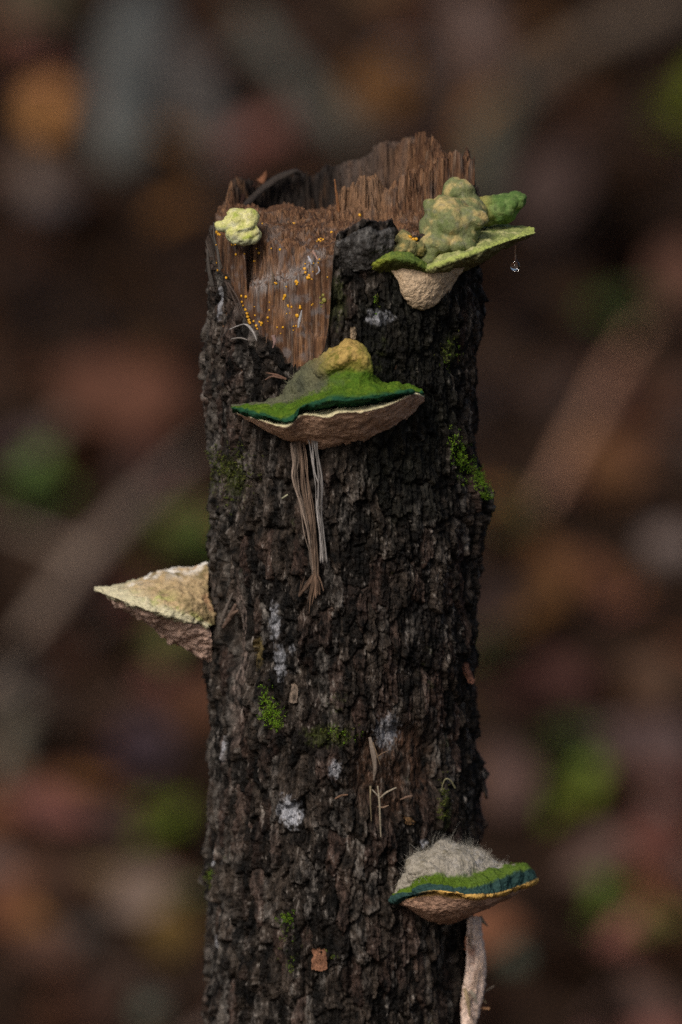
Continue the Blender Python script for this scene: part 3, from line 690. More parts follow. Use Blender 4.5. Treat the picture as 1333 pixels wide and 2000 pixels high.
loft('pore_surface', PP4, 220, 110, M['pore'], f4, pc((.60, .42, .34), (.14, .08, .06), (.42, .30, .16), -.5, .1), amp=((44, 16, 40), (16, 8, 41), (5, 2, 42)), flip=1)

# --- top right cluster
f2 = thing('bracket_fungus', 'large lobed yellow green bracket fungus cluster on the broken rim with a water drop below', 'fungus', W(850, 540, 200), 'bracket fungi on the stump')
def c2(u, v, Q, d):
    n = len(u); a = NQ(Q, 16, 51); b = NQ(Q, 4, 52); e = NQ(Q, 36, 53)
    c = nc((.25, .28, .10), n)
    c = mixc(c, (.47, .46, .21), sst(-.15, .35, a))
    c = mixc(c, (.105, .165, .045), .8 * sst(.0, .5, e + .55 * (u - .62)))
    c = mixc(c, (.42, .33, .13), .6 * sst(.1, .5, -a) * sst(1.4, .4, v))
    c = mixc(c, (.07, .07, .05), .6 * sst(.32, .55, b + .4 * a))
    c = mixc(c, (.36, .42, .11), .8 * sst(2.4, 2.9, v) * sst(3.7, 3.2, v))
    c = mixc(c, (.17, .15, .07), .8 * sst(3.4, 4.2, v))
    return c * (1 + .25 * b)[:, None]
R2 = [[(838, 515, 208), (850, 500, 198), (868, 490, 182), (890, 478, 156), (912, 466, 126), (928, 455, 92), (934, 447, 55), (935, 443, 18), (935, 441, -5)],
      [(836, 518, 238), (856, 503, 238), (880, 491, 228), (908, 478, 205), (935, 464, 172), (956, 453, 130), (965, 446, 80), (960, 441, 35), (950, 440, 5)],
      [(834, 521, 258), (860, 508, 264), (892, 495, 255), (925, 481, 230), (958, 467, 195), (985, 455, 150), (1000, 447, 95), (985, 441, 40), (960, 439, 5)],
      [(832, 524, 272), (864, 513, 285), (902, 500, 276), (940, 487, 250), (978, 473, 212), (1015, 461, 165), (1041, 452, 105), (1022, 441, 45), (970, 438, 5)],
      [(832, 531, 268), (864, 522, 280), (902, 509, 272), (940, 495, 246), (978, 480, 208), (1014, 467, 162), (1038, 459, 104), (1018, 449, 44), (970, 444, 4)],
      [(838, 537, 240), (866, 531, 248), (898, 523, 240), (926, 514, 215), (950, 505, 180), (968, 496, 138), (975, 486, 92), (968, 472, 42), (950, 458, 5)],
      [(842, 542, 195), (860, 542, 188), (880, 540, 168), (905, 534, 138), (922, 524, 104), (930, 514, 72), (934, 502, 42), (935, 487, 18), (936, 470, -5)]]
loft('shelf', R2, 240, 130, M['cap'], f2, c2, amp=((60, 9, 54), (22, 7, 55), (7, 3.2, 56), (3, 1.0, 57)), flip=-1)
R2b = [[(738, 512, 245), (752, 498, 246), (768, 488, 240), (790, 488, 230), (812, 498, 218), (832, 512, 206)],
       [(732, 513, 262), (748, 499, 270), (770, 492, 270), (795, 493, 265), (818, 504, 255), (834, 517, 240)],
       [(728, 515, 268), (745, 502, 281), (769, 496, 285), (796, 498, 283), (818, 508, 272), (835, 521, 252)],
       [(726, 518, 272), (744, 507, 288), (768, 501, 296), (796, 504, 296), (818, 513, 284), (836, 526, 262)],
       [(729, 526, 268), (746, 517, 282), (768, 512, 290), (796, 514, 290), (818, 521, 280), (836, 533, 258)],
       [(742, 533, 250), (756, 529, 256), (772, 526, 260), (796, 527, 258), (818, 532, 250), (836, 539, 235)],
       [(750, 540, 236), (762, 538, 240), (778, 536, 238), (796, 536, 230), (818, 538, 220), (836, 542, 205)]]
def c2b(u, v, Q, d):
    n = len(u); a = NQ(Q, 12, 58); b = NQ(Q, 4, 59)
    c = nc((.10, .15, .035), n); c = mixc(c, (.17, .22, .04), sst(-.1, .4, a))
    c = mixc(c, (.27, .30, .04), .8 * sst(2.4, 3.0, v) * sst(.5, .1, u)); c = mixc(c, (.08, .075, .03), .8 * sst(3.6, 4.4, v))
    return c * (1 + .25 * b)[:, None]
loft('green_edged_lobe', R2b, 150, 110, M['cap'], f2, c2b, amp=((30, 4, 60), (10, 3, 61), (4, 1.5, 62)), flip=-1)
PP2 = [[(756, 520, 252), (790, 522, 264), (820, 528, 260), (845, 530, 250), (875, 525, 232), (908, 522, 196)],
       [(776, 546, 258), (796, 549, 268), (820, 554, 264), (845, 552, 252), (870, 546, 235), (896, 540, 198)],
       [(784, 573, 252), (800, 579, 259), (822, 582, 255), (845, 577, 243), (866, 566, 224), (888, 554, 192)],
       [(796, 592, 238), (808, 599, 240), (823, 603, 237), (840, 600, 229), (858, 588, 214), (880, 571, 186)],
       [(800, 592, 205), (811, 600, 205), (823, 605, 203), (840, 602, 196), (858, 590, 182), (880, 573, 158)]]
loft('pore_surface', PP2, 170, 120, M['pore'], f2, pc((.62, .47, .32), (.18, .12, .07), (.45, .42, .2), -.5, .1), amp=((30, 4, 63), (10, 2.5, 64), (4, 1.2, 65)), flip=-1)

def blobs(name, parent, balls, mat, colf, voxel=1.6, smooth=3, amp=(), label=None, inflate=.0):
    """lobes (px, py, d, rx, rd, rz, roll) welded into one lumpy body"""
    V = []; F = []; off = 0
    nu_, nv_ = 28, 16
    for (px, py, d, rx, rd, rz, roll) in balls:
        c = W(px, py, d); cr, sr = math.cos(roll), math.sin(roll)
        for i in range(nv_ + 1):
            ph = math.pi * i / nv_
            for j in range(nu_):
                t = 2 * math.pi * j / nu_
                x, y, z = rx * math.sin(ph) * math.cos(t), rd * math.sin(ph) * math.sin(t), rz * math.cos(ph)
                V.append(c + np.array([x * cr - z * sr, y, x * sr + z * cr]) * S)
        F.append(grid_faces(nv_ + 1, nu_, True) + off); off += (nv_ + 1) * nu_
    V = np.array(V); Fq = np.concatenate(F)
    base = np.array(parent_base(parent)) if parent else None
    me = bpy.data.meshes.new('tmp'); me.from_pydata(V.tolist(), [], Fq.tolist()); me.update()
    ob = bpy.data.objects.new('tmp', me); C.objects.link(ob)
    md = ob.modifiers.new('r', 'REMESH'); md.mode = 'VOXEL'; md.voxel_size = voxel * S
    ms = ob.modifiers.new('s', 'SMOOTH'); ms.iterations = smooth; ms.factor = .5
    bpy.context.view_layer.update()
    dg = bpy.context.evaluated_depsgraph_get(); ev = ob.evaluated_get(dg); em = ev.to_mesh()
    n = len(em.vertices); co = np.zeros(n * 3, np.float32); em.vertices.foreach_get('co', co); co = co.reshape(-1, 3).astype(float)
    nn = np.zeros(n * 3, np.float32); em.vertices.foreach_get('normal', nn); nn = nn.reshape(-1, 3).astype(float)
    fc = [list(p.vertices) for p in em.polygons]
    ev.to_mesh_clear(); bpy.data.objects.remove(ob); bpy.data.meshes.remove(me)
    Q = co / S; disp = np.zeros(n)
    for (sz, h, sd_) in amp:                            # a negative size gives creased folds
        nz = fbm(Q[:, 0] / sz, Q[:, 1] / sz, Q[:, 2] / sz, 3 if sz > 0 else 1, sd_)
        disp += h * (nz if sz > 0 else np.minimum(np.abs(nz) * 3.2, 1) - .7)
    co = co + nn * (disp * S)[:, None]
    o = mesh_obj(name, co, fc, mat, parent, colf(Q, nn, disp))
    if label: o['label'] = label
    return o
def ch(Q, N, d):
    n = len(Q); a = NQ(Q, 22, 71); b = NQ(Q, 5, 72); e = NQ(Q, 40, 73)
    c = nc((.17, .19, .085), n)
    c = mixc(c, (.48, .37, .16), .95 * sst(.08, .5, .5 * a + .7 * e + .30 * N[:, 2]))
    c = mixc(c, (.085, .13, .035), .7 * sst(.0, .5, NQ(Q, 28, 74)))
    c = mixc(c, (.20, .20, .15), .5 * sst(.0, .5, NQ(Q, 12, 75)))
    return c * (1 + .3 * b)[:, None]
blobs('hump', f2, [(880, 444, 188, 58, 54, 54, 0), (926, 426, 208, 30, 26, 20, -.5), (852, 478, 222, 34, 28, 26, .3), (866, 410, 178, 42, 38, 24, -.15), (838, 504, 226, 20, 18, 16, .3), (900, 478, 222, 30, 24, 20, -.3)], M['cap'], ch, 1.6, 18,
      ((50, 6, 76), (-56, 6, 77), (14, 1.6, 78), (3.5, .9, 79)), 'knobbly grey green hump with cream yellow crown')
blobs('peaked_lobe', f2, [(897, 380, 118, 31, 28, 30, -.3), (912, 402, 122, 36, 32, 28, -.4), (890, 366, 110, 22, 20, 20, .3), (924, 414, 124, 28, 26, 24, 0)], M['cap'], ch, 1.6, 14, ((36, 5, 80), (-44, 4, 81), (9, 1.2, 82)))
def cr_(Q, N, d):
    n = len(Q); a = NQ(Q, 20, 83); b = NQ(Q, 5, 84); X = Q[:, 0]
    c = nc((.095, .165, .045), n); c = mixc(c, (.19, .26, .09), sst(-.1, .4, a))
    c = mixc(c, (.36, .31, .10), .85 * sst(300, 262, X + 14 * a))
    c = mixc(c, (.055, .075, .03), .5 * sst(.1, .45, NQ(Q, 14, 85)))
    return c * (1 + .25 * b)[:, None]
blobs('green_lobe', f2, [(952, 412, 82, 32, 36, 29, .1), (980, 408, 80, 36, 40, 30, .3), (1002, 396, 82, 26, 34, 19, .45), (1016, 388, 84, 12, 26, 9, .5), (934, 412, 88, 20, 26, 24, 0)], M['cap'], cr_, 1.5, 3, ((36, 5, 86), (-34, 4, 87), (9, 1.5, 88)), 'smooth bright green lobe pointing outward')
def cl_(Q, N, d):
    n = len(Q); a = NQ(Q, 14, 89); b = NQ(Q, 4, 90)
    c = nc((.16, .155, .07), n); c = mixc(c, (.38, .29, .11), sst(-.1, .4, a)); c = mixc(c, (.09, .12, .03), .6 * sst(.1, .5, NQ(Q, 20, 91)))
    return c * (1 + .25 * b)[:, None]
blobs('cream_lobe', f2, [(788, 470, 232, 18, 20, 20, .4), (796, 486, 242, 22, 22, 20, 0), (778, 492, 250, 20, 18, 14, 0), (818, 486, 236, 16, 16, 14, .4)], M['cap'], cl_, 1.4, 2, ((24, 5, 92), (10, 4, 93), (5, 2, 94)))

# --- pale knob on the broken wood
f1 = thing('bracket_fungus', 'small pale lime yellow knobbly young fungus sitting on the broken wood', 'fungus', W(467, 475, 165), 'bracket fungi on the stump')
def c1(Q, N, d):
    n = len(Q); a = NQ(Q, 16, 101); b = NQ(Q, 3.5, 102)
    c = nc((.56, .55, .22), n); c = mixc(c, (.36, .42, .08), .9 * sst(.0, .45, a)); c = mixc(c, (.66, .62, .36), sst(.05, .4, -a) * .8)
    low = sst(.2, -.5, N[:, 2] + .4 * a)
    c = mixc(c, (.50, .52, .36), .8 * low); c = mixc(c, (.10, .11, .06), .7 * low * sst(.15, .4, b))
    return c * (1 + .15 * b)[:, None]
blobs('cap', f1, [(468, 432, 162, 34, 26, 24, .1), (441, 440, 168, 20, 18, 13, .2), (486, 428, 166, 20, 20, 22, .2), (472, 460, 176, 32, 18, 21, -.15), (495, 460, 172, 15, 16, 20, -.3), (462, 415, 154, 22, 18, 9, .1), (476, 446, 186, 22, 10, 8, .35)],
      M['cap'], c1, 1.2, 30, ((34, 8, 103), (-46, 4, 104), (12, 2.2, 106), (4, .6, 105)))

# ------------------------------------------------------------------ water drop
wm = bpy.data.materials.new('water'); wm.use_nodes = True
Pw = wm.node_tree.nodes['Principled BSDF']; Pw.inputs['Transmission Weight'].default_value = 1; Pw.inputs['Roughness'].default_value = 0.0; Pw.inputs['IOR'].default_value = 1.33
def droplet(px, py, d, r, neck):
    c = W(px, py, d); V = []; n, m = 26, 20
    for i in range(n):
        t = i / (n - 1)
        if t < .72:
            a = math.pi * t / .72 * .86; rr, z = r * math.sin(a) + .02, -r * math.cos(a) * 1.05
        else:
            k = (t - .72) / .28; a = math.pi * .86
            rr = r * math.sin(a) * (1 - k) ** 1.6 + .55; z = -r * math.cos(a) * 1.05 + neck * k
        for j in range(m):
            q = 2 * math.pi * j / m; V.append(c + np.array([rr * math.cos(q), rr * math.sin(q), z]) * S)
    o = mesh_obj('water_drop', np.array(V), grid_faces(n, m, True).tolist() + [list(range(m))[::-1], [(n - 1) * m + j for j in range(m)]], wm, None, None, origin=c)
    return o
tag(droplet(1007, 520, 165, 9.5, 44), 'clear round water drop hanging below the shelf of the lobed fungus', 'water drop')

# ------------------------------------------------------------------ things found by looking along a photo ray onto the stump
bpy.context.view_layer.update()
DG = bpy.context.evaluated_depsgraph_get()
def hit(px, py):
    r = Vector(FW * DIST + RT * ((px - 666.5) * S) + UP * ((1000 - py) * S)).normalized()
    ok, loc, nrm, _, ob, _ = scene.ray_cast(DG, Vector(CAM), r)
    if not ok: return None
    if nrm.dot(r) > 0: nrm = -nrm
    return loc, nrm, ob

# yellow jelly discs
def disc_mesh(name, mat, seed):
    V = []; n, m = 9, 12; rg = np.random.default_rng(seed)
    for i in range(n):
        a = math.pi * i / (n - 1)
        for j in range(m):
            q = 2 * math.pi * j / m
            V.append((math.sin(a) * math.cos(q), math.sin(a) * math.sin(q), .72 * math.cos(a) - (.18 if i == 0 else .06 if i == 1 else 0)))
    V = np.array(V); V *= (1 + .10 * pn(V[:, 0] * 1.5 + seed, V[:, 1] * 1.5, V[:, 2] * 1.5, seed))[:, None]
    me = bpy.data.meshes.new(name); me.from_pydata(V.tolist(), [], grid_faces(n, m, True).tolist()); me.update()
    me.polygons.foreach_set('use_smooth', np.ones(len(me.polygons), bool)); me.materials.append(mat); return me
dm = [disc_mesh('yellow_disc', M['yellow'], k) for k in range(4)]; dol = disc_mesh('olive_disc', M['olive'], 9)
zc = lambda lst: [(390 + a / 4.597, 400 + b / 4.597, r / 4.597) for a, b, r in lst]
sets = {
 'edge': ('yellow jelly fungus bead in the row along the torn bark edge', zc([(380, 820, 14), (420, 826, 17), (383, 872, 13), (392, 905, 9), (415, 942, 15), (426, 978, 15), (433, 1008, 16), (445, 1035, 14), (452, 1060, 16), (438, 1052, 10)])),
 'foot': ('tiny yellow jelly fungus bead on low brown wood just above the torn bark', zc([(500, 992, 9), (488, 1045, 12), (510, 1085, 13), (540, 1050, 11), (557, 1062, 14), (553, 1080, 9), (615, 1012, 13), (628, 945, 8), (630, 875, 6), (493, 915, 5), (520, 1112, 10), (700, 1100, 9), (752, 1100, 12), (845, 1090, 7), (866, 1088, 8), (843, 1126, 7), (730, 1155, 6), (615, 1045, 5)])),
 'face': ('yellow jelly fungus bead on the upright brown wood below the slanting ledge', zc([(795, 903, 11), (798, 915, 8), (828, 918, 11), (906, 925, 15), (905, 910, 11), (878, 994, 17), (783, 978, 6), (812, 972, 5), (768, 815, 14), (757, 845, 13), (762, 830, 12), (1010, 900, 7), (1018, 888, 5), (780, 735, 8)])),
 'ledge': ('yellow jelly fungus bead clustered on the slanting splintered ledge', zc([(690, 706, 13), (678, 700, 8), (868, 688, 14), (880, 697, 14), (874, 712, 11), (945, 575, 14), (953, 608, 15), (938, 572, 9), (975, 655, 17), (985, 633, 12), (968, 660, 10), (1010, 668, 8), (1018, 600, 6), (950, 530, 8), (1065, 520, 8), (1078, 490, 10), (1025, 525, 7), (1150, 650, 7), (990, 655, 9)])),
 'top': ('yellow jelly fungus bead on the dark mouldy upper terrace', zc([(725, 402, 13), (645, 392, 8), (535, 433, 11), (405, 443, 8), (328, 445, 11), (512, 392, 8), (490, 505, 9), (500, 508, 7), (848, 170, 14), (562, 172, 11), (1187, 247, 13), (1055, 328, 8), (1074, 314, 11), (1090, 303, 9), (1112, 312, 11), (1088, 326, 8)])),
 'knob': ('yellow jelly fungus bead at the foot of the pale knobbly fungus', zc([(158, 243, 15), (170, 262, 13), (182, 268, 10), (292, 358, 11), (310, 362, 11), (322, 355, 9), (150, 522, 9), (162, 588, 9), (240, 656, 13), (150, 360, 6)])),
 'hump': ('yellow jelly fungus bead wedged beside the lobed fungus hump', [(801, 463, 3.8), (808, 468, 4.2), (813, 467, 3.8), (703, 420, 3.2)]),
}
for key, (lab, pts) in sets.items():
    for (px, py, r) in pts:
        h = hit(px, py)
        if h is None: continue
        loc, nrm, _ = h
        o = bpy.data.objects.new('yellow_jelly_fungus', dm[random.randrange(4)]); C.objects.link(o)
        o.location = loc + nrm * r * S * .25
        s = r * S * .95; o.scale = (s * random.uniform(.85, 1.15), s * random.uniform(.85, 1.15), s)
        o.rotation_euler = (nrm.to_track_quat('Z', 'Y') @ Matrix.Rotation(random.random() * 6, 3, 'Z').to_quaternion()).to_euler()
        big = r > 2.9 if key != 'hump' else False
        tag(o, lab.replace('tiny ', '').replace('yellow jelly', 'plump yellow jelly' if big else 'pinhead yellow jelly'), 'fungus', 'yellow jelly fungi on the broken wood')
for (a, b, r) in zc([(1110, 812, 16), (1120, 858, 22), (1085, 835, 10), (1085, 880, 9), (1104, 880, 13), (1095, 913, 8)]):
    h = hit(a, b)
    o = bpy.data.objects.new('olive_jelly_fungus', dol); C.objects.link(o); o.location = h[0]; o.scale = (r * S,) * 3
    o.rotation_euler = h[1].to_track_quat('Z', 'Y').to_euler()
    tag(o, 'olive green jelly fungus blob beside the bark edge on brown wood', 'fungus', 'olive jelly fungi')

# moss clumps
def moss(label, spots, dens, length, cols, seed, spread=1.0):
    rg = np.random.default_rng(seed); V = []; F = []; CO = []; first = None
    for (px, py, sx_, sy_, n) in spots:
        for i in range(int(n * dens)):
            a, b = px + rg.normal(0, sx_ * .5), py + rg.normal(0, sy_ * .5)
            h = hit(a, b)
            if h is None or h[2] is None or h[2].name.split('.')[0] not in ('bark', 'broken_wood', 'bark_flap'): continue
            p = np.array(h[0]); nr = np.array(h[1])
            if first is None: first = p.copy()
            d0 = nr * .8 + np.array([0, 0, .55]) + rg.normal(0, .45, 3); d0 /= np.linalg.norm(d0)
            L = length * (.5 + .9 * rg.random()) * S
            c = np.array(cols[rg.integers(len(cols))]) * (.7 + .6 * rg.random())
            for k in range(5):                                   # a stem with little pointed leaves
                t = k / 4.0; q = p - nr * S + d0 * L * t
                o_ = np.cross(d0, rg.normal(0, 1, 3)); o_ /= np.linalg.norm(o_)
                ld = d0 * .5 + o_; ld /= np.linalg.norm(ld); sdv = np.cross(ld, d0); sdv /= np.linalg.norm(sdv) + 1e-9
                ll = (2.6 + 1.8 * rg.random()) * S; lw = .75 * S; m0 = len(V)
                V += [q, q + ld * ll * .5 + sdv * lw, q + ld * ll, q + ld * ll * .5 - sdv * lw]; F.append([m0, m0 + 1, m0 + 2, m0 + 3])
                CO += [c * (.85 + .3 * t)] * 4
    o = mesh_obj('moss_clump', np.array(V), np.array(F), M['moss'], None, np.array(CO), smooth=False, origin=first)
    tag(o, label, 'moss', 'moss clumps on the bark'); return o
GR = [(.10, .19, .012), (.07, .14, .01), (.15, .24, .02)]; OL = [(.06, .075, .012), (.045, .06, .01), (.08, .085, .02)]
moss('bright green moss cushion on the bulging knot of the stump', [(940, 930, 26, 24, 150), (950, 945, 16, 22, 60), (900, 890, 14, 26, 60), (915, 912, 16, 16, 40), (948, 972, 12, 6, 30), (885, 868, 10, 26, 25)], 1.5, 8, GR, 1)
moss('green moss tuft in a bark hollow beneath the cream bracket and bluish lichen', [(530, 1398, 22, 26, 120), (522, 1368, 14, 26, 50), (540, 1415, 12, 16, 40)], 1.4, 8, GR, 2)
moss('little bright green moss sprig low on the bark', [(558, 1792, 18, 10, 45), (566, 1800, 8, 10, 12)], 1.2, 7, GR, 3)
moss('dull olive moss film on bark below the tip of the wide green bracket', [(440, 915, 60, 45, 170), (452, 945, 40, 60, 80), (420, 900, 20, 30, 50)], 1.3, 5, OL, 4)
moss('sparse moss threads under the little moss sprig', [(562, 1835, 26, 40, 30), (568, 1890, 8, 20, 16), (650, 1870, 14, 10, 12)], 1, 6, OL + GR[:1], 5)
moss('thin olive moss between bark plates above the rotten patch', [(650, 1432, 30, 14, 80), (680, 1436, 24, 14, 40)], 1, 5, OL + GR[:1], 6)
moss('olive moss streak beside the curled pale tendril', [(866, 1565, 10, 40, 90), (863, 1590, 10, 20, 30)], 1, 5, OL, 7)
moss('faint moss dusting on dark bark under the lobed fungus', [(880, 690, 22, 30, 60)], 1, 5, OL + GR[:1], 8)
moss('thin green moss sprig on dark bark beside the pale pore cone', [(735, 590, 10, 16, 26)], 1, 5, OL + GR[:1], 18)
moss('moss specks on the bark flank well below the cream bracket', [(410, 1715, 9, 24, 60)], 1, 6, OL + GR[:1], 9)

# bark flakes standing proud of the bark (parts of the stump)
def flake(px, py, w_, h_, color, tilt, seed, lift=3):
    hh = hit(px, py)
    if hh is None: return
    p, nr, _ = hh; p = np.array(p); rg = np.random.default_rng(seed)
    n_ = np.array([p[0] - cxz((p[2] - Z0) / S) * S, p[1], 0]); n_ /= np.linalg.norm(n_)
    t = np.cross(np.array([0, 0, 1.0]), n_); up_ = np.array([0, 0, 1.0])
    a, b = np.meshgrid(np.linspace(-1, 1, 11), np.linspace(-1, 1, 13)); a = a.ravel(); b = b.ravel()
    sh = 1 - .12 * b ** 2 + .26 * pn(b * 2.6 + seed, np.sign(a) * 3.3, .5, seed); sh2 = 1 - .1 * a ** 2 + .24 * pn(a * 3.1, np.sign(b) * 3.3 + seed, .5, seed + 3)
    out = lift * (1 - .5 * a * a) + tilt * (-b) + 3.5 * pn(a * 2 + seed, b * 2, .2, seed + 7) + 2.2 * pn(a * 6, b * 4 + seed, .2, seed + 8)
    top = p[None] + t[None] * (a * sh * w_ * .5 * S)[:, None] + up_[None] * (b * sh2 * h_ * .5 * S)[:, None] + n_[None] * (out * S)[:, None]
    bot = top - n_[None] * (4.5 * S)
    F = grid_faces(13, 11); nV = len(top); Fb = F[:, ::-1] + nV
    ring = list(range(10)) + [i * 11 + 10 for i in range(12)] + list(range(142, 132, -1)) + [i * 11 for i in range(12, 0, -1)]
    side = np.array([[ring[i], ring[(i + 1) % len(ring)], ring[(i + 1) % len(ring)] + nV, ring[i] + nV] for i in range(len(ring))])
    V = np.concatenate([top, bot]); Q = V / S
    col = np.repeat(np.array([color], float), len(V), 0) * np.clip(1 + 1.3 * NQ(Q, 6, seed, 3, 14), .25, 2)[:, None]
    return mesh_obj('bark_flake', V, np.concatenate([F, Fb, side]), M['bark'], stump, col)
fl = [(625, 1873, 30, 42, (.20, .095, .055), 6, 1, 9), (910, 1312, 24, 40, (.19, .085, .055), 7, 2, 10), (690, 650, 12, 22, (.24, .18, .12), 2, 17, 6), (575, 1352, 20, 38, (.17, .13, .10), 5, 8, 6), (945, 1530, 24, 56, (.05, .04, .036), 6, 21, 3), (800, 1600, 22, 18, (.13, .075, .035), 4, 16, 5)]
for (px, py, a, b, c, tl, sd_, lf) in fl: flake(px, py, a, b, c, tl, sd_, lf)
# hanging fibre strands beneath the wide bracket
fs = thing('root_strand', 'dry brown fibrous strands hanging from the wide green bracket down the bark', 'plant fibre', W(610, 1180, 270))
rg = np.random.default_rng(12)
lines = [([(574, 862, 268), (577, 900, 277), (577, 935, 281), (589, 985, 283), (601, 1040, 282), (609, 1090, 279), (614, 1130, 276)], 9, 6, (.20, .155, .125)),
         ([(588, 862, 268), (593, 900, 279), (596, 950, 283), (604, 1000, 284), (611, 1050, 282), (616, 1100, 278), (618, 1130, 276)], 14, 8, (.165, .115, .085)),
         ([(611, 850, 282), (614, 880, 290), (619, 920, 292), (624, 955, 291), (624, 990, 288), (629, 1040, 284), (633, 1100, 276)], 13, 5, (.27, .25, .24))]
q = 0
for (p, spread, num, c) in lines:
    for k in range(num):
        off = (k / (num - 1) - .5) * spread
        pts = [(a + off * (1.15 - .55 * i / 6) + rg.normal(0, 1.7), b + rg.normal(0, 3), d_ + 2.5 * math.cos(off / spread * 3) + rg.normal(0, .8)) for i, (a, b, d_) in enumerate(p)]
        ribbon('strand', pts, [rg.uniform(1.0, 4.6) for _ in range(5)], 3.2, M['fibre'], fs, tuple(np.array(c) * rg.uniform(.6, 1.45)), 300 + q, 44); q += 1
for k in range(15):
    f = (k + .5) / 15.0 - .5 + rg.normal(0, .05); f2_ = f * rg.uniform(.6, 1.15)
    ex = 608 + 38 * f2_ + rg.normal(0, 4); ey = 1184 - 55 * (f - .02) ** 2 * 4 * (1 if f < 0 else 2.2) + rg.normal(0, 11)
    pts = [(616 + 6 * f, 1118, 279), (614 + 30 * f2_, 1138 + rg.normal(0, 3), 281 - 24 * f * f), (611 + 48 * f2_, 1160 + rg.normal(0, 5), 279 - 34 * f * f), (ex, ey, 275 - 40 * f * f)]
    ribbon('tuft', pts, [2.5, rg.uniform(3, 6), rg.uniform(2, 5), .8], 3.0, M['fibre'], fs, tuple(np.array((.155, .10, .07)) * rg.uniform(.5, 1.4)), 330 + k, 26)
tag(ribbon('bark_chip', [(551, 974, 262), (557, 970, 264), (563, 966, 265)], (3.5, 4, 3), 3, M['fibre'], None, (.30, .29, .20), 340, 10, origin=W(557, 970, 262)), 'tiny pale chip lying on bark beside the hanging strands', 'chip')

# dry grass stem on the rotten patch
gs = thing('dry_stem', 'dry forked straw stem hanging over the rotten brown patch of bark', 'stem', W(742, 1640, 262))
for i, (p, wd, c) in enumerate([
        ([(745, 1645, 264), (743, 1600, 268), (741, 1560, 270), (738, 1535, 268)], (2.5, 3.5, 3.5, 3), (.27, .23, .17)),
        ([(741, 1558, 270), (735, 1550, 270), (727, 1542, 266)], (3, 3, 2), (.27, .24, .19)),
        ([(741, 1560, 270), (755, 1548, 272), (775, 1538, 268)], (3, 4, 3), (.25, .21, .16)),
        ([(738, 1575, 266), (748, 1577, 268), (760, 1573, 264)], (3, 4, 2), (.24, .16, .11)),
        ([(724, 1535, 264), (724, 1565, 266), (726, 1605, 263)], (4, 3, 2), (.20, .16, .10)),
        ([(723, 1440, 258), (729, 1470, 268), (733, 1500, 268), (730, 1525, 262)], (6, 10, 8, 3), (.20, .16, .13)),
        ([(729, 1450, 264), (737, 1475, 270), (743, 1495, 266)], (2, 2, 1.5), (.20, .14, .09)),
        ([(735, 1480, 268), (746, 1472, 270), (760, 1466, 264)], (2, 2, 1.5), (.18, .12, .08))]):
    ribbon('stalk', p, wd, 3.2, M['fibre'], gs, c, 350 + i, 26)
tag(ribbon('tendril', [(862, 1545, 190), (866, 1530, 196), (872, 1521, 198), (881, 1525, 194), (890, 1540, 184)], (1.6, 2.2, 2.6, 2.8, 3), 2.5, M['fibre'], None, (.26, .24, .14), 370, 30, origin=W(870, 1540, 186)), 'thin pale tendril curled over dark bark above the woolly bracket', 'tendril')
tag(ribbon('bark_chip', [(655, 1560, 268), (667, 1554, 270), (680, 1552, 270)], (3, 5, 3), 3, M['fibre'], None, (.17, .10, .065), 371, 12, origin=W(667, 1556, 266)), 'small brown chip stuck beside the straight stalk of the dry stem', 'chip')
tag(ribbon('bark_chip', [(782, 1562, 256), (795, 1557, 258), (806, 1554, 256)], (3, 5, 4), 3, M['fibre'], None, (.17, .11, .08), 372, 12, origin=W(795, 1558, 252)), 'small brown chip stuck beyond the forked twig of the dry stem', 'chip')
# dark spots: exit holes on the undersides are pits with a rim
fuzz_cols = None

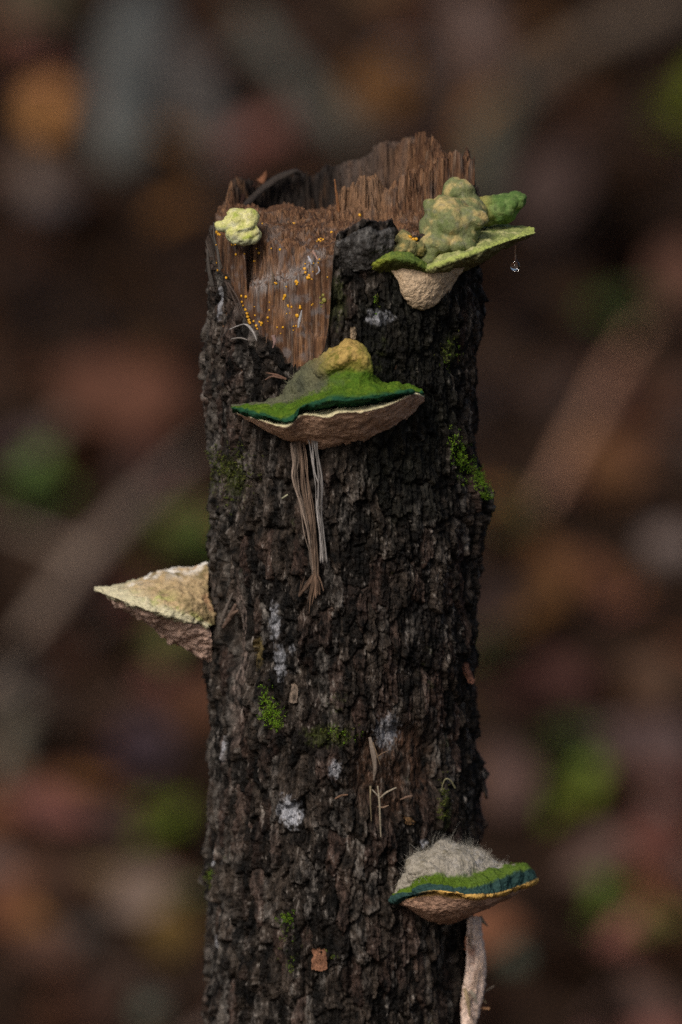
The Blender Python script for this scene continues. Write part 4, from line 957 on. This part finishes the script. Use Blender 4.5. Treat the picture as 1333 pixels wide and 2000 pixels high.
# ------------------------------------------------------------------ forest floor behind
def litter():
    rg = np.random.default_rng(5); n = 15000
    y = rg.uniform(.4, 13, n) ; x = rg.uniform(-1, 1, n) * (1.0 + .18 * y + 1.2)
    z = gz(x, y)
    pal = np.array([(.070, .029, .015), (.046, .021, .013), (.090, .042, .014), (.050, .030, .024), (.072, .030, .024), (.030, .016, .011), (.070, .050, .040), (.12, .052, .014)])
    pw = np.array([.22, .20, .10, .13, .12, .15, .05, .03])
    ci = rg.choice(len(pal), n, p=pw)
    L = rg.uniform(.04, .11, n); az = rg.uniform(0, 6.28, n); tl = rg.normal(0, .5, n); rl = rg.normal(0, .5, n)
    us = np.array([0, .3, .3, .3, .7, .7, .7, 1.0]); vs = np.array([0, -.28, 0, .28, -.24, 0, .24, 0]); ws = np.array([0, .06, 0, .06, .07, .01, .07, .05])
    a = (us - .5)[None] * L[:, None]; b = vs[None] * L[:, None]; c = ws[None] * L[:, None] * rg.normal(1, .9, n)[:, None]
    b, c = b * np.cos(rl)[:, None] - c * np.sin(rl)[:, None], b * np.sin(rl)[:, None] + c * np.cos(rl)[:, None]
    a, c = a * np.cos(tl)[:, None] - c * np.sin(tl)[:, None], a * np.sin(tl)[:, None] + c * np.cos(tl)[:, None]
    X = x[:, None] + a * np.cos(az)[:, None] - b * np.sin(az)[:, None]; Y = y[:, None] + a * np.sin(az)[:, None] + b * np.cos(az)[:, None]
    Zz = z[:, None] + c + .012 + rg.uniform(0, .02, n)[:, None]
    V = np.stack([X, Y, Zz], -1).reshape(-1, 3)
    f = np.array([[0, 1, 2, 2], [0, 2, 3, 3], [1, 4, 5, 2], [2, 5, 6, 3], [4, 7, 5, 5], [5, 7, 6, 6]])
    tri = np.array([[0, 1, 2], [0, 2, 3], [1, 4, 5], [1, 5, 2], [2, 5, 6], [2, 6, 3], [4, 7, 5], [5, 7, 6]])
    F = (np.arange(n)[:, None, None] * 8 + tri[None]).reshape(-1, 3)
    patch = 1.6 * np.clip(.95 + 1.3 * pn(x * 3.2, y * 1.5, 0.7, 95) + .8 * pn(x * 1.1, y * .6, 4.7, 96), .10, 1.9)      # darker, wetter leaves lie in drifts
    col = (pal[ci] * rg.uniform(.6, 1.4, (n, 1)) * patch[:, None]).repeat(8, 0)
    m = material('leaf_litter', None, .6, .10, n_scale=(60, 60, 60), n_amt=.3, b_amt=.1)
    o = mesh_obj('leaf_litter', V, F, m, None, col)
    tag(o, 'brown and maroon wet leaf litter covering the blurred forest floor', 'leaf litter', kind='stuff')
litter()

barkm = material('branch_bark', None, .8, .1, n_scale=(80, 80, 80), n_amt=.4, b_scale=(150, 150, 150), b_amt=.7, b_dist=.004)
def branch(label, pts, radii, color, lift=0.0, twigs=(), cat='branch', name='fallen_branch'):
    """pts: pixels on the forest floor; the branch lies along the ground there"""
    P = np.array([G(a, b) for a, b in pts]); P = catmull(P, 40)
    rr = np.interp(np.linspace(0, 1, 40), np.linspace(0, 1, len(radii)), radii)
    P[:, 2] = gz(P[:, 0], P[:, 1]) + rr * .75 + lift * np.sin(np.linspace(0, math.pi, 40))
    root = thing(name, label, cat, P[0]) if twigs else None
    def tube(nm, P, rr, parent, seed):
        n = len(P); m = 14; V = []
        for i in range(n):
            t = P[min(i + 1, n - 1)] - P[max(i - 1, 0)]; t /= np.linalg.norm(t)
            a = np.cross(t, [0, 0, 1.0]); a /= np.linalg.norm(a); b = np.cross(a, t)
            for k in range(m):
                q = 2 * math.pi * k / m
                f = 1 + .16 * math.sin(q * 3 + i * .25 + seed) + .12 * math.sin(i * .9 + seed)
                V.append(P[i] + (a * math.cos(q) + b * math.sin(q)) * rr[i] * f)
        V = np.array(V); col = np.repeat(np.array([color], float), len(V), 0) * (1 + .4 * fbm(V[:, 0] * 30, V[:, 1] * 30, V[:, 2] * 30, 3, seed))[:, None]
        return mesh_obj(nm, V, grid_faces(n, m, True).tolist() + [list(range(m))[::-1], [(n - 1) * m + k for k in range(m)]], barkm, parent, col, origin=None if parent else P[0])
    if not twigs:
        return tag(tube(name, P, rr, None, len(label)), label, cat)
    tube('stem', P, rr, root, len(label))
    for (i, dx, dy, dz, r) in twigs:
        Q = np.array([P[i], P[i] + np.array([dx, dy, dz]) * .5 + [0, 0, .01], P[i] + np.array([dx, dy, dz])]); tube('twig', catmull(Q, 14), np.linspace(r, r * .3, 14), root, i)
    return root
branch('long pinkish brown fallen branch lying up the slope beside the rusty leaf', [(1045, 1030), (1110, 930), (1195, 780), (1270, 660), (1345, 500)], (.006, .008, .009, .010, .011), (.36, .20, .13), .02, [(20, .10, .3, .05, .006)])
branch('greyish brown fallen branch running down the slope behind the cream bracket', [(410, 870), (330, 965), (220, 1085), (110, 1210), (-30, 1380)], (.008, .009, .010, .011, .012), (.22, .165, .13), .02, [(24, -.2, .1, .04, .006)])
branch('thin dark grey stick lying below the greyish brown fallen branch', [(250, 1180), (150, 1270), (60, 1330), (-40, 1400)], (.006, .009, .010, .010), (.10, .085, .075))
branch('brown bough lying across the slope behind the lobed fungus', [(985, 230), (1060, 185), (1160, 140), (1260, 85), (1360, 15)], (.018, .022, .024, .024, .026), (.13, .095, .07), .02)
branch('grey green mossy bough running down to the broken rim', [(995, 215), (965, 290), (950, 370), (930, 450)], (.024, .024, .022, .018), (.085, .082, .060))
branch('pale grey weathered log pointing straight up the slope', [(290, 20), (262, 110), (250, 210), (238, 300), (236, 345)], (.03, .036, .040, .042, .03), (.095, .098, .092), cat='log', name='fallen_log')
branch('second brownish grey log beside the pale weathered one', [(330, 120), (372, 200), (400, 270), (430, 330)], (.028, .032, .034, .024), (.085, .076, .070), cat='log', name='fallen_log')
branch('dark mossy branch lying behind the broken rim and its curled bark flap', [(480, 60), (560, 170), (620, 235), (690, 300)], (.02, .024, .024, .02), (.075, .078, .066))
branch('thick brown branch stub behind the jagged back wall of the stump', [(905, 40), (935, 110), (960, 170)], (.03, .034, .028), (.115, .078, .066))
branch('dull brown stick beside the yellow green seedling and amber leaf', [(20, 1790), (130, 1730), (260, 1725)], (.012, .012, .009), (.13, .085, .05))
branch('dark stick lying beside the mauve brown fallen leaf', [(1180, 1440), (1240, 1500), (1290, 1600), (1350, 1720)], (.01, .012, .014, .012), (.12, .085, .075))
branch('short grey brown stick near the dull purple fallen leaf', [(55, 1400), (30, 1480), (5, 1580)], (.014, .016, .016), (.14, .12, .09))

stm = material('stone', None, .8, .12, n_scale=(60, 60, 60), n_amt=.35, b_scale=(120, 120, 120), b_amt=.6, b_dist=.004)
def stone(label, px, py, r, color, seed, sq=(1, .8, .7)):
    c = G(px, py); n, m = 18, 24; V = []; color = tuple(.6 * k for k in color)
    for i in range(n):
        a = math.pi * i / (n - 1)
        for j in range(m):
            q = 2 * math.pi * j / m; V.append((math.sin(a) * math.cos(q) * sq[0], math.sin(a) * math.sin(q) * sq[1], math.cos(a) * sq[2]))
    V = np.array(V); V = V * (1 + .35 * fbm(V[:, 0] * 1.3 + seed, V[:, 1] * 1.3, V[:, 2] * 1.3, 3, seed))[:, None] * r
    V[:, 2] += r * sq[2] * .45; Wd = V + c[None]
    col = np.repeat(np.array([color], float), len(V), 0) * (1 + .3 * fbm(V[:, 0] / r * 3, V[:, 1] / r * 3, V[:, 2] / r * 3, 3, seed + 1))[:, None]
    tag(mesh_obj('stone', Wd, grid_faces(n, m, True), stm, None, col, origin=c), label, 'stone', 'stones on the slope')
stone('mauve grey stone high on the slope behind the jagged rim', 782, 150, .040, (.14, .125, .13), 1)
stone('dusky grey stone just below the foot of the pale log', 95, 420, .040, (.115, .098, .098), 2)
stone('greyish stone between the stump and the long pinkish branch', 1085, 790, .026, (.11, .097, .088), 3, (1, .8, .9))
stone('pale pinkish stone below the long pinkish branch', 1312, 1090, .030, (.22, .17, .155), 4, (1.1, .8, .8))
stone('small grey stone beside the bright rusty leaf', 985, 1210, .018, (.13, .12, .115), 5)
stone('mauve stone beside the big reddish leaf', 60, 890, .028, (.10, .068, .072), 6)
stone('small greenish grey stone next to the amber leaf', 285, 1985, .017, (.12, .14, .11), 7)
stone('grey green stone behind the torn pale wood strip', 1010, 1885, .018, (.10, .125, .095), 8, (1, .8, .7))
stone('dull grey stone below the dull brown stick', 165, 1835, .016, (.095, .09, .085), 9)

lfm = material('fallen_leaf', None, .6, .12, n_scale=(70, 70, 70), n_amt=.3, b_amt=.1)
def leaf_mesh(nm, p, L, wd, az, tilt, roll, color, mat, parent=None, seed=0):
    nu_, nv_ = 9, 13; V = []
    for i in range(nv_):
        t = i / (nv_ - 1); hw = wd * .5 * math.sin(math.pi * t ** .85) ** .8 + .0006
        for j in range(nu_):
            s = -1 + 2 * j / (nu_ - 1)
            V.append((s * hw, t * L, .12 * L * math.sin(t * 3) + abs(s) * hw * .28 + .004 * math.sin(9 * t + seed)))
    Mx = Matrix.Rotation(az, 3, 'Z') @ Matrix.Rotation(tilt, 3, 'X') @ Matrix.Rotation(roll, 3, 'Y')
    V = np.array(V) @ np.array(Mx).T + np.array(p)[None]
    F = grid_faces(nv_, nu_); nV = len(V)
    nrm = np.array(Mx) @ np.array([0, 0, 1.0]); V2 = V - nrm[None] * .0006
    col = np.repeat(np.array([color], float), 2 * nV, 0) * (1 + .3 * pn(np.concatenate([V, V2])[:, 0] * 60, np.concatenate([V, V2])[:, 1] * 60, np.concatenate([V, V2])[:, 2] * 60, seed))[:, None]
    return mesh_obj(nm, np.concatenate([V, V2]), np.concatenate([F, F[:, ::-1] + nV]), mat, parent, col, origin=None if parent else p)
def fallen(label, px, py, L, wd, color, seed, az=None, tilt=.75):
    rg = random.Random(seed); p = G(px, py); p[2] += .012
    color = tuple(.52 * c for c in color)
    tag(leaf_mesh('fallen_leaf', p, L, wd, rg.uniform(-.6, .6) if az is None else az, tilt, rg.uniform(-.3, .3), color, lfm, None, seed), label, 'leaf', 'large fallen leaves')
fallen('largest fallen leaf, reddish brown, beside the mauve stone', 205, 900, .14, .15, (.17, .070, .042), 1)
fallen('smaller reddish fallen leaf touching the largest reddish one', 280, 850, .10, .09, (.15, .062, .04), 2)
fallen('orange brown fallen leaf behind the jagged rim below the mauve grey stone', 725, 265, .12, .09, (.20, .085, .018), 3)
fallen('orange tan fallen leaf farther up the slope than the mauve grey stone', 745, 20, .10, .10, (.15, .082, .035), 4)
fallen('rusty orange fallen leaf at the lower end of the pinkish branch', 1185, 1010, .10, .08, (.19, .085, .035), 5)
fallen('bright rusty fallen leaf beside the small grey stone', 1090, 1215, .10, .05, (.22, .10, .040), 6)
fallen('dull brown fallen leaf on the slope behind the hanging water drop', 1075, 470, .14, .10, (.085, .052, .044), 7)
fallen('mauve brown fallen leaf beside the dark stick and bright seedling', 1255, 1560, .09, .08, (.13, .08, .075), 8)
fallen('tan fallen leaf behind the woolly grey bracket', 990, 1620, .08, .06, (.15, .085, .07), 9)
fallen('russet fallen leaf lying beyond the dull grey stone', 90, 1940, .06, .06, (.14, .072, .05), 10)
fallen('amber fallen leaf beside the small greenish grey stone', 330, 1900, .06, .05, (.16, .095, .025), 11)
fallen('dull purple fallen leaf just up slope from a yellow green seedling', 275, 1540, .07, .07, (.065, .040, .052), 12)
fallen('brown fallen leaf touching the upper part of the pinkish branch', 1310, 640, .12, .07, (.16, .075, .05), 13)
fallen('olive brown fallen leaf beyond the pale weathered log', 40, 90, .14, .12, (.095, .078, .045), 14)
fallen('orange fallen leaf just up slope from the dark stick', 1290, 1420, .08, .06, (.14, .075, .045), 15)

sgm = material('green_leaf', None, .5, .15, n_scale=(60, 60, 60), n_amt=.2, b_amt=.1)
def seedling(label, px, py, nleaf, L, h, color, seed):
    rg = random.Random(seed); p = G(px, py); root = thing('seedling', label, 'plant', p, 'green seedlings on the slope'); color = tuple(.85 * c for c in color)
    m = 6; V = []
    for i in range(8):
        t = i / 7.0
        for k in range(m):
            q = 6.283 * k / m; V.append((p[0] + .0022 * math.cos(q) * (1 - .5 * t) + .01 * t * t, p[1] + .0022 * math.sin(q) * (1 - .5 * t), p[2] - .01 + (h + .01) * t))
    mesh_obj('stem', np.array(V), grid_faces(8, m, True), sgm, root, np.repeat(np.array([color]), len(V), 0) * .6)
    for i in range(nleaf):
        t = .35 + .65 * (i + 1) / nleaf
        q = (p[0] + .01 * t * t, p[1], p[2] + h * t)
        leaf_mesh('leaf', q, L * rg.uniform(.75, 1.15), L * rg.uniform(.5, .7), i * 2.4 + rg.uniform(-.4, .4), rg.uniform(-.2, .7), rg.uniform(-.4, .4), [c * rg.uniform(.8, 1.2) for c in color], sgm, root, seed * 10 + i)
YG = (.11, .125, .014); MG = (.062, .080, .018)
seedling('yellow green seedling below the brown bough, largest of the seedlings', 1330, 330, 6, .10, .10, (.10, .115, .010), 1)
seedling('brightest yellow green seedling behind the tip of the woolly grey bracket', 1115, 1640, 7, .045, .05, YG, 2)
seedling('mid green seedling just up slope from the brightest one', 1080, 1545, 6, .05, .05, MG, 3)
seedling('yellow green seedling between the dull purple leaf and the dull brown stick', 320, 1690, 7, .045, .05, YG, 4)
seedling('dull green seedling behind the teal edge of the woolly bracket', 1175, 1830, 6, .040, .04, (.11, .14, .025), 5)
seedling('fresh green seedling below the mauve stone', 60, 1030, 6, .06, .05, (.10, .15, .04), 6)
seedling('olive green seedling beside the greyish brown branch close to the stump', 345, 1130, 6, .06, .05, (.085, .105, .022), 7)
seedling('olive green seedling seen beneath the cream bracket', 330, 1340, 6, .055, .05, (.10, .115, .03), 8)
seedling('grey green seedling below the small grey stone', 965, 1340, 5, .045, .04, (.085, .09, .04), 9)
seedling('faint green seedling beyond the long pinkish branch', 1220, 690, 6, .07, .06, (.07, .085, .025), 10)
seedling('small olive seedling near the dull green one behind the torn wood', 1290, 1860, 5, .04, .03, (.10, .10, .03), 11)
seedling('dim olive seedling just up slope from the amber leaf', 350, 1800, 5, .035, .03, (.09, .10, .03), 12)
seedling('dim brownish green seedling behind the mossy knot', 1010, 1075, 4, .04, .035, (.075, .07, .03), 13)
